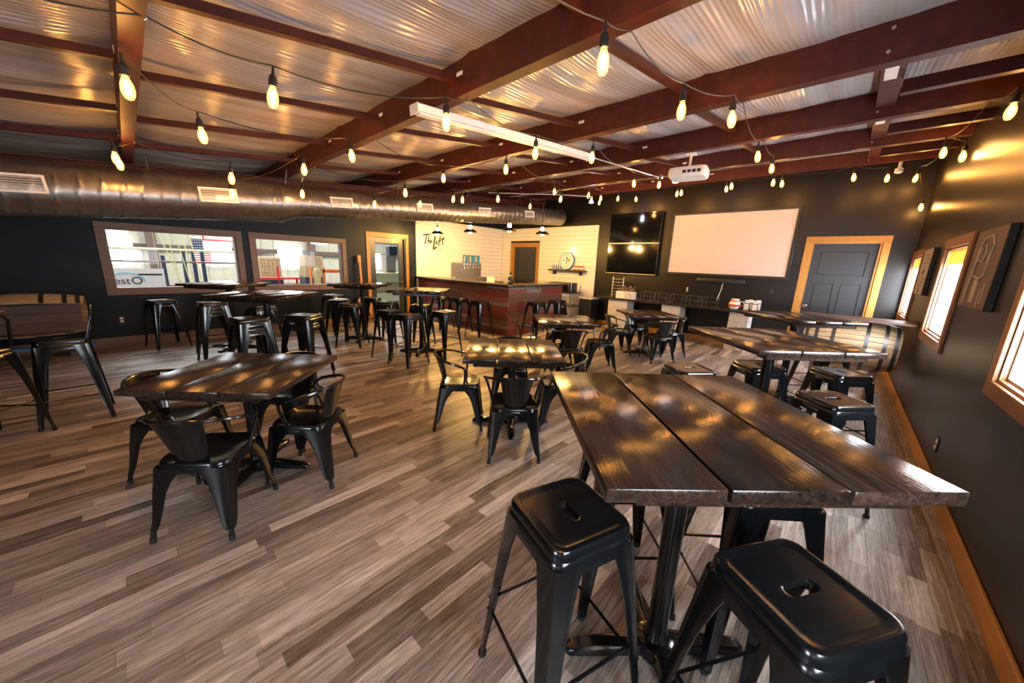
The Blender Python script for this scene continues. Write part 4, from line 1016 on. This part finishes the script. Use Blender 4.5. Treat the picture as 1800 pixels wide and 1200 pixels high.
letter('t', [[(0.67, 0.40), (0.645, 0.29), (0.635, 0.21), (0.67, 0.20)], [(0.58, 0.325), (0.72, 0.355)]], 0.013)
FACE_L = Matrix.Rotation(R(90), 4, 'X')     # text in the xz plane facing -y
text_mesh('small_words', 'at west', 0.085, 'ink', Matrix.Translation((0.21, -0.002, 0.0)) @ FACE_L, lg, 0.001)
text_mesh('small_letter', 'O', 0.12, 'ink', Matrix.Translation((0.505, -0.002, -0.005)) @ FACE_L, lg, 0.001)

# pendants over the counter
for x, y, w in ((5.36, 7.60, 'in front of the painted words'), (5.36, 6.34, 'in front of the beer taps'), (5.42, 5.18, 'above the bar corner'), (6.30, 5.02, 'above the short bar side')):
    z = 2.19
    pn = thing('pendant_lamp', 'black shallow pendant lamp with bright bulb, %s' % w, 'pendant lamp', (x, y, z), 0, 'pendants over the bar')
    MB().lathe([(0.150, 0.0), (0.152, 0.006), (0.135, 0.030), (0.085, 0.062), (0.045, 0.078), (0.040, 0.074), (0.08, 0.057), (0.13, 0.026), (0.146, 0.004)], 28, None, False).build('shade', 'black_metal', pn)
    MB().lathe([(0.012, 0.03), (0.034, 0.045), (0.042, 0.075), (0.04, 0.12), (0.03, 0.15), (0.022, 0.155)], 18).build('glass_cap', 'pendant_glow', pn)
    MB().lathe([(0.024, 0.152), (0.024, 0.19), (0.008, 0.205)], 12).build('lamp_holder', 'black_metal', pn)
    MB().tube([(0, 0, 0.20), (0, 0, zroof(x) - 0.02 - z)], 0.004, 6).build('cord', 'cord', pn)
    MB().lathe([(0.03, 0.0), (0.045, -0.008), (0.045, -0.012), (0.02, -0.02)], 16).build('bulb', 'pendant_glow', pn)
    point_light('pendant_light', (0, 0, -0.03), PEND_W, (1.0, 0.55, 0.13), pn, 0.04)
# things on and behind the bar
gr = thing('growler', 'black growler bottle with white badge on the bar corner', 'bottle', (5.62, 5.28, 1.10))
MB().lathe([(0.055, 0), (0.062, 0.01), (0.062, 0.13), (0.05, 0.17), (0.026, 0.2), (0.026, 0.225)], 20).build('body', 'black_plastic', gr)
MB().lathe([(0.03, 0.222), (0.03, 0.25), (0.02, 0.256)], 16).build('cap', 'black_plastic', gr)
MB().tube([(-0.0635, -0.03, 0.05), (-0.0635, 0.0, 0.09), (-0.0635, 0.03, 0.05)], 0.005, 6).build('badge', 'white_plastic', gr)
cs_ = thing('card_stand', 'small white card stand on the bar beside the growler', 'sign', (5.72, 6.02, 1.10), R(15))
MB().bev(-0.006, 0.006, -0.10, 0.10, 0.0, 0.12, 0.002).build('card', 'tag_paper', cs_); MB().bev(-0.03, 0.03, -0.10, 0.10, 0, 0.008, 0.002).build('foot', 'white_plastic', cs_)
# shelf, round sign and glasses on the white boards of the screen wall
SX = AX1 - 0.019
sh = thing('glass_shelf', 'dark wall shelf holding glasses and a round sign', 'shelf', (SX, 5.83, 1.40))
MB().bev(-0.20, 0, -0.60, 0.60, -0.02, 0.02, 0.003).build('board', 'counter', sh)
for y in (-0.45, 0.45): MB().bev(-0.15, 0, y - 0.01, y + 0.01, -0.12, -0.02, 0.003).build('bracket', 'black_metal', sh)
rs = thing('round_sign', 'round white sign with blue ring and hop emblem, leaning above the shelf', 'sign', (SX - 0.07, 5.87, 1.425))
ROT = Matrix.Translation((0, 0, 0.24)) @ Matrix.Rotation(R(-83), 4, 'Y')
MB().lathe([(0.24, 0), (0.24, 0.018)], 40, ROT).build('disc', 'blue', rs)
MB().lathe([(0.222, 0.018), (0.222, 0.020)], 40, ROT).build('white_ring', 'white_enamel', rs)
MB().lathe([(0.165, 0.020), (0.165, 0.022)], 40, ROT).build('blue_ring', 'blue', rs)
MB().lathe([(0.152, 0.022), (0.152, 0.024)], 40, ROT).build('white_centre', 'white_enamel', rs)
em = MB(); em.box(-0.09, 0.09, -0.014, 0.014, 0.024, 0.027, ROT).lathe([(0.03, 0.024), (0.03, 0.028)], 14, ROT @ Matrix.Translation((0.085, 0, 0)))
em.build('emblem', 'blue', rs)
MB().lathe([(0.03, 0.024), (0.03, 0.027)], 12, ROT @ Matrix.Translation((0.02, 0.09, 0))).build('green_mark', 'teal', rs)
MB().lathe([(0.04, 0.024), (0.04, 0.027)], 12, ROT @ Matrix.Translation((0.02, -0.07, 0))).build('yellow_mark', 'orange', rs)
for i, y in enumerate((6.33, 6.25, 6.17, 6.09)):
    g_ = thing('pint_glass', 'pale blue-tinted glass in the row beside the round sign', 'glass', (SX - 0.1, y, 1.42), 0, 'clear glasses on the shelf')
    MB().lathe([(0.028, 0), (0.036, 0.13), (0.033, 0.13), (0.026, 0.006)], 14).build('tumbler', 'steel', g_)
for i, y in enumerate((5.58, 5.50, 5.42, 5.34)):
    g_ = thing('can_of_beer', 'amber and cream can in the row at the shelf end', 'can', (SX - 0.1, y, 1.42), 0, 'amber cans on the shelf')
    MB().lathe([(0.028, 0), (0.033, 0.006), (0.033, 0.115), (0.027, 0.125)], 14).build('can', 'amber', g_)
    MB().lathe([(0.0335, 0.03), (0.0335, 0.08)], 14, None, False).build('band', 'white_plastic', g_)
for y, z, w in ((6.62, 1.48, 'upper'), (6.62, 1.25, 'middle'), (6.62, 1.02, 'lower')):
    o = thing('white_switch', 'white switch plate, %s of the column beside the bar door' % w, 'switch', (SX, y, z), R(180), 'switch plates beside the bar door')
    MB().bev(0, 0.008, -0.06, 0.06, -0.055, 0.055, 0.003).build('cover_plate', 'white_plastic', o)
    for q in (-0.025, 0.025): MB().bev(0.008, 0.013, q - 0.008, q + 0.008, -0.018, 0.018, 0.002).build('toggle', 'white_enamel', o)
for x, y, w in ((SX, 5.72, 'above the round sign'),):
    o = thing('sconce', 'small glowing spot on the white boards above the round sign', 'lamp', (x, y, 1.98), R(180))
    MB().lathe([(0.02, 0), (0.03, 0.01), (0.03, 0.03)], 14, Matrix.Rotation(R(90), 4, 'Y')).build('base', 'white_plastic', o)
    MB().lathe([(0.028, 0.03), (0.03, 0.05), (0.015, 0.07)], 14, Matrix.Rotation(R(90), 4, 'Y')).build('bulb', 'pendant_glow', o)
# wire shelving by the bar end
ws = thing('wire_shelving', 'chrome-post shelving unit with black shelves at the bar end', 'shelving', (7.98, 5.55, 0))
for x in (-0.22, 0.22):
    for y in (-0.42, 0.42): MB().tube([(x, y, 0), (x, y, 1.10)], 0.016, 10).build('post', 'chrome', ws)
for z in (0.12, 0.48, 0.82): MB().bev(-0.25, 0.25, -0.45, 0.45, z, z + 0.03, 0.004).build('shelf', 'black_plastic', ws)
bo = thing('oven', 'black countertop oven on the shelving unit top', 'oven', (7.98, 5.55, 0.851))
MB().bev(-0.20, 0.20, -0.34, 0.34, 0.0, 0.24, 0.02, 2).build('case', 'black_plastic', bo)
MB().box(-0.204, -0.2005, -0.30, 0.14, 0.04, 0.20).build('door_glass', 'tv_glass', bo, False); MB().tube([(-0.225, -0.28, 0.205), (-0.225, 0.12, 0.205)], 0.008, 8).tube([(-0.20, -0.25, 0.205), (-0.225, -0.25, 0.205)], 0.005, 6).tube([(-0.20, 0.09, 0.205), (-0.225, 0.09, 0.205)], 0.005, 6).build('handle', 'chrome', bo)
pl_ = thing('tray_stack', 'stack of white boxes and orange packets on the middle shelf', 'supplies', (7.95, 5.75, 0.511))
for k in range(3): MB().bev(-0.18, 0.18, -0.2, 0.2, 0.05 * k + 0.06, 0.05 * k + 0.108, 0.004).build('box', 'tag_paper', pl_)
MB().bev(-0.18, 0.18, -0.2, 0.2, 0.0, 0.058, 0.004).build('packet', 'orange', pl_)
bn = thing('black_bin', 'black bin box standing on the bottom shelf', 'box', (7.95, 5.70, 0.151)); MB().bev(-0.18, 0.18, -0.22, 0.1, 0, 0.26, 0.015, 2).build('body', 'black_plastic', bn); MB().bev(-0.185, -0.18, -0.10, 0.0, 0.1, 0.2, 0.002).build('sticker', 'tag_paper', bn)
cl = thing('folding_cart', 'black cart with grey top by the end of the white boards', 'cart', (8.30, 4.85, 0))
MB().bev(-0.22, 0.22, -0.16, 0.24, 0.70, 0.74, 0.006).build('top', 'grey_block', cl); MB().bev(-0.20, 0.20, -0.14, 0.22, 0.08, 0.70, 0.01).build('body', 'black_plastic', cl)
for x in (-0.17, 0.17):
    for y in (-0.11, 0.19): MB().lathe([(0.03, 0.0), (0.034, 0.02), (0.034, 0.06), (0.02, 0.08)], 12, Matrix.Translation((x, y, 0))).build('caster', 'rubber', cl)

# ---- guitar leaning on a stand by the glass door
gt = thing('guitar', 'brown guitar standing upright against the window wall beside the glass door', 'guitar', (3.74, 8.36, 0.0))
gt.rotation_euler = (R(-5), 0, 0)
bd = []
for k in range(36):
    a = 2 * math.pi * k / 36; s_ = math.sin(a)
    w_ = (0.19 if s_ < 0 else 0.145) * (1 - 0.20 * math.exp(-((s_ - 0.15) / 0.25) ** 2)); bd.append((math.cos(a) * w_, s_ * 0.24))
UP = Matrix.Translation((0, 0, 0.40)) @ Matrix.Rotation(R(90), 4, 'X')
MB().prism(bd, -0.04, 0.05, UP).build('body', 'guitar', gt)
MB().lathe([(0.05, 0.051), (0.05, 0.053)], 20, UP @ Matrix.Translation((0, 0.05, 0))).build('sound_hole', 'ink', gt)
MB().bev(-0.026, 0.026, -0.06, -0.035, 0.60, 1.42, 0.006).build('neck', 'guitar', gt)
hs = MB().bev(-0.04, 0.04, -0.05, -0.03, 1.42, 1.60, 0.006).build('headstock', 'guitar', gt)
for k in range(3):
    for s_ in (-1, 1): MB().lathe([(0.008, 0), (0.011, 0.02), (0.006, 0.03)], 8, Matrix.Translation((s_ * 0.04, -0.04, 1.45 + 0.05 * k)) @ Matrix.Rotation(R(90 * s_), 4, 'Y')).build('tuning_peg', 'chrome', hs)
gs = thing('guitar_stand', 'thin black stand holding the guitar', 'stand', (3.74, 8.30, 0))
st_ = MB(); st_.tube([(-0.16, -0.17, 0.012), (0, 0.02, 0.45)], 0.01, 8).tube([(0.16, -0.17, 0.012), (0, 0.02, 0.45)], 0.01, 8)
st_.build('front_legs', 'black_metal', gs); MB().tube([(-0.12, -0.14, 0.10), (0.12, -0.14, 0.10)], 0.012, 8).build('cradle', 'rubber', gs)

# ================================================================== WAREHOUSE BEYOND THE GLASS (floor one storey below)
WY = 17.0; WZ = -3.4
struct(MB().box(-14, 26, BY1 + 0.17, WY, WZ - 0.1, WZ).build('floor_warehouse', 'grey_block', smooth=False))
ww = struct(MB().box(-14, 26, WY, WY + 0.1, WZ, 4.2).build('wall_warehouse', 'warehouse_wall', smooth=False))
struct(MB().box(-14, 26, BY1 + 0.17, WY, 4.2, 4.3).build('ceiling_warehouse', 'warehouse_wall', smooth=False))
struct(MB().box(-14.1, -14, BY1 + 0.17, WY, WZ, 4.2).build('wall_warehouse_side', 'warehouse_wall', smooth=False))
struct(MB().box(26, 26.1, BY1 + 0.17, WY, WZ, 4.2).build('wall_warehouse_end', 'warehouse_wall', smooth=False))
for k in range(60):
    x = -6 + 0.42 * k; MB().box(x, x + 0.05, WY - 0.03, WY, WZ, 4.2).build('cladding_rib', 'warehouse_wall', ww, False)
for z in (0.2, 1.55, 2.3): MB().bev(-13.9, 25.9, WY - 0.18, WY - 0.035, z, z + 0.16, 0.005).build('wall_girt', 'warehouse_steel', ww)
for i, x in enumerate((0.6, 5.4, 10.2)):
    o = thing('warehouse_column', 'dark steel column on the far warehouse wall', 'column', (x, WY - 0.3, WZ), 0, 'warehouse columns')
    MB().box(-0.12, 0.12, -0.10, 0.09, 0, 7.6).build('shaft', 'warehouse_steel', o, False)
for i, (x0, x1, z0, z1) in enumerate(((-0.85, 0.12, 1.07, 1.84), (1.87, 2.63, 1.14, 1.88), (4.19, 4.98, 1.08, 1.79), (7.75, 8.45, 1.05, 1.7))):
    wd = struct(bpy.data.objects.new('window_%d' % (wn + 1 + i), None)); col.objects.link(wd)
    MB().box(x0, x1, WY - 0.26, WY - 0.24, z0, z1).build('pane', 'skylit', wd, False)
    f_ = MB(); f_.box(x0 - .06, x1 + .06, WY - 0.27, WY - 0.2, z1, z1 + .06).box(x0 - .06, x1 + .06, WY - 0.27, WY - 0.2, z0 - .06, z0).box(x0 - .06, x0, WY - 0.27, WY - 0.2, z0, z1).box(x1, x1 + .06, WY - 0.27, WY - 0.2, z0, z1)
    f_.build('frame', 'white_enamel', wd, False)
for i, (x, y, z) in enumerate(((-0.14, 13.0, 1.93), (2.15, 13.0, 1.92), (2.98, 13.0, 2.0), (4.44, 13.0, 1.94), (6.5, 14, 2.3))):
    o = thing('high_bay_light', 'bright oval high-bay light in the warehouse roof', 'ceiling light', (x, y, z), 0, 'warehouse lights')
    MB().lathe([(0.04, 0.10), (0.14, 0.07), (0.25, 0.015), (0.25, 0.0)], 22).build('housing', 'white_enamel', o)
    MB().lathe([(0.24, -0.002), (0.21, -0.02), (0.07, -0.03)], 22).build('lens', 'bay', o)
    MB().tube([(0, 0, 0.09), (0, 0, 4.2 - z)], 0.01, 6).build('stem', 'warehouse_steel', o)
for x, y, e in ((0.5, 12.5, 480), (6.0, 13.0, 480)):
    l = bpy.data.lights.new('warehouse_bay_light', 'AREA'); l.energy = e; l.size = 3.0; l.color = (0.95, 0.97, 1.0)
    o = bpy.data.objects.new('warehouse_bay_light', l); col.objects.link(o); o.location = (x, y, 4.1)
# banner
bn = thing('company_banner', 'white banner with westO lettering hanging in the warehouse', 'banner', (-0.62, 12.0, 0.56))
MB().box(0, 1.18, 0, 0.012, 0, 0.54).build('sheet', 'white_plastic', bn, False)
text_mesh('banner_word', 'west', 0.215, 'ink', Matrix.Translation((0.60, -0.004, 0.19)) @ FACE_L, bn, 0.001, 0, 'RIGHT')
text_mesh('banner_letter', 'O', 0.235, 'ink', Matrix.Translation((0.61, -0.004, 0.185)) @ FACE_L, bn, 0.001)
MB().box(0.48, 1.14, -0.004, 0, 0.03, 0.12).build('black_band', 'ink', bn, False)
text_mesh('band_word', 'er.com', 0.10, 'white_plastic', Matrix.Translation((0.68, -0.008, 0.045)) @ FACE_L, bn, 0.001)
MB().box(0.74, 1.14, -0.004, 0, 0.385, 0.42).build('thin_band', 'ink', bn, False)
MB().tube([(0.55 + 0.28 * math.cos(R(q)), -0.004, 0.27 + 0.17 * math.sin(R(q))) for q in range(-10, 190, 12)], 0.008, 6).build('teal_arc', 'teal', bn)
for x in (0.08, 1.10): MB().tube([(x, 0.006, 0.52), (x, 0.006, 3.64)], 0.006, 6).build('hanging_cord', 'yellow_steel', bn)
# pipes, poles and racking seen through the first interior window
pp = thing('pipe_rail', 'pale yellow horizontal pipe rail beyond the first interior window', 'pipe', (0, 12.6, 0)); MB().tube([(-0.9, 0, 1.55), (2.3, 0, 1.55)], 0.03, 8).build('upper_pipe', 'yellow_steel', pp); MB().tube([(-0.9, 0, 1.25), (2.3, 0, 1.25)], 0.025, 8).build('lower_pipe', 'warehouse_steel', pp); MB().tube([(2.28, 0, WZ), (2.28, 0, 1.6)], 0.03, 8).build('post', 'dark_steel', pp); MB().tube([(-0.88, 0, WZ), (-0.88, 0, 1.6)], 0.03, 8).build('post', 'dark_steel', pp)
for k, (x, dx) in enumerate(((0.72, 0.30), (0.86, 0.42), (1.00, 0.26), (1.12, 0.36), (0.55, 0.75))):
    o = MB().tube([(x - dx * 0.6, 12.3, 4.2), (x + dx * 1.6, 12.3, WZ)], 0.013, 6).build('hose_line', 'yellow_steel'); tag(o, 'thin pale hose line slanting down beyond the first interior window', 'hose', 'hose lines in the warehouse')
for k, x in enumerate((0.62, 1.02, 1.22, 1.40)):
    o = MB().box(x - 0.04, x + 0.04, 12.86, 12.94, WZ, 1.6 if k else 1.4).build('rack_post', 'dark_steel', None, False); tag(o, 'dark steel rack post beyond the first interior window', 'rack post', 'warehouse rack posts')
fg = thing('stars_and_stripes_flag', 'flag with starred blue field and red stripes on the warehouse wall', 'flag', (1.27, 13.5, 1.22))
for x in (0.03, 0.37): MB().tube([(x, 0.005, 0.64), (x, 0.005, 2.98)], 0.005, 6).build('hanging_cord', 'yellow_steel', fg)
MB().box(0, 0.26, 0, 0.01, 0.31, 0.66).build('blue_field', 'dark_steel', fg, False)
for r_ in range(5):
    for c_ in range(5): MB().lathe([(0.013, 0), (0.013, 0.003)], 5, Matrix.Translation((0.03 + 0.05 * c_, -0.002, 0.345 + 0.07 * r_)) @ Matrix.Rotation(R(90), 4, 'X')).build('star', 'white_enamel', fg)
for k in range(5): MB().box(0.0, 0.40, 0, 0.01, 0.0 + 0.062 * k, 0.031 + 0.062 * k).build('red_stripe', 'red_paint', fg, False); MB().box(0.0, 0.40, 0, 0.01, 0.031 + 0.062 * k, 0.062 + 0.062 * k).build('white_stripe', 'white_enamel', fg, False)
bm_ = MB().bev(1.5, 2.3, 13.2, 13.30, 1.84, 1.88, 0.004).tube([(1.52, 13.25, 1.86), (1.52, 13.25, 4.2)], 0.02, 6).tube([(2.28, 13.25, 1.86), (2.28, 13.25, 4.2)], 0.02, 6).build('crane_beam', 'red_paint'); tag(bm_, 'red overhead crane beam in the warehouse', 'beam')
# pallets of cartons, red cart and orange frame through the second interior window
for x0, y0, z0, nx, nz, w in ((2.72, 13.0, 0.87, 5, 6, 'below the long warehouse lamp'), (3.96, 13.0, 0.95, 5, 6, 'behind the orange frame')):
    ps = thing('carton_pallet', 'pallet stacked with brown cartons %s' % w, 'pallet', (x0, y0, z0))
    MB().bev(-0.03, nx * 0.11 + 0.03, -0.02, 0.62, -0.12, -0.002, 0.004).build('deck', 'barrel_wood', ps)
    for i in range(nx):
        for k in range(nz): MB().bev(i * 0.11 + 0.002, (i + 1) * 0.11 - 0.002, 0.0, 0.6, k * 0.094 + 0.0015, (k + 1) * 0.094 - 0.0015, 0.005).build('carton', 'carton', ps)
    MB().box(-0.03, nx * 0.11 + 0.03, 0, 0.6, WZ - z0, -0.121).build('rack_stand', 'dark_steel', ps, False)
of = thing('orange_frame', 'orange lifting frame in the warehouse beyond the second interior window', 'machine', (3.52, 11.2, 0.5))
for x in (0, 0.35): MB().bev(x, x + 0.05, 0, 0.07, -3.9, 0.72, 0.005).build('mast', 'orange', of)
MB().bev(0.35, 1.2, 0.0, 0.08, 0.56, 0.66, 0.005).build('beam', 'orange', of); MB().lathe([(0.09, 0), (0.10, 0.4), (0.05, 0.5)], 14, Matrix.Translation((0.2, 0.05, 0.2))).build('drum', 'yellow_steel', of)
rc = thing('red_cart', 'red cart with pipes on the warehouse floor side', 'cart', (2.45, 11.8, 0.84)); MB().bev(0, 1.0, 0, 0.5, 0, 0.05, 0.005).build('deck', 'red_paint', rc)
for x in (0.05, 0.95): MB().bev(x - 0.025, x + 0.025, 0.2, 0.25, WZ - 0.84, 0.0, 0.003).build('post', 'red_paint', rc)
MB().tube([(0.45, 0.1, -0.3), (0.45, 0.1, 0.35)], 0.03, 8).build('pipe', 'red_paint', rc)
yb_ = thing('plywood_stack', 'tall pale plywood stack in the warehouse behind the glass door', 'plywood', (4.9, 10.6, WZ))
for k in range(15): MB().bev(-0.2, 2.6, 0, 0.9, 0.30 * k, 0.30 * k + 0.285, 0.004).build('sheet_bundle', 'carton' if k % 2 else 'yellow_steel', yb_)
mc = thing('packing_machine', 'small grey machine standing on the plywood behind the glass door', 'machine', (5.75, 11.0, WZ + 4.485)); MB().bev(0, 0.35, 0, 0.3, 0, 0.55, 0.02).build('cabinet', 'grey_canvas', mc); MB().bev(0.1, 0.4, -0.05, 0.2, 0.55, 0.85, 0.02).build('head', 'dark_steel', mc)
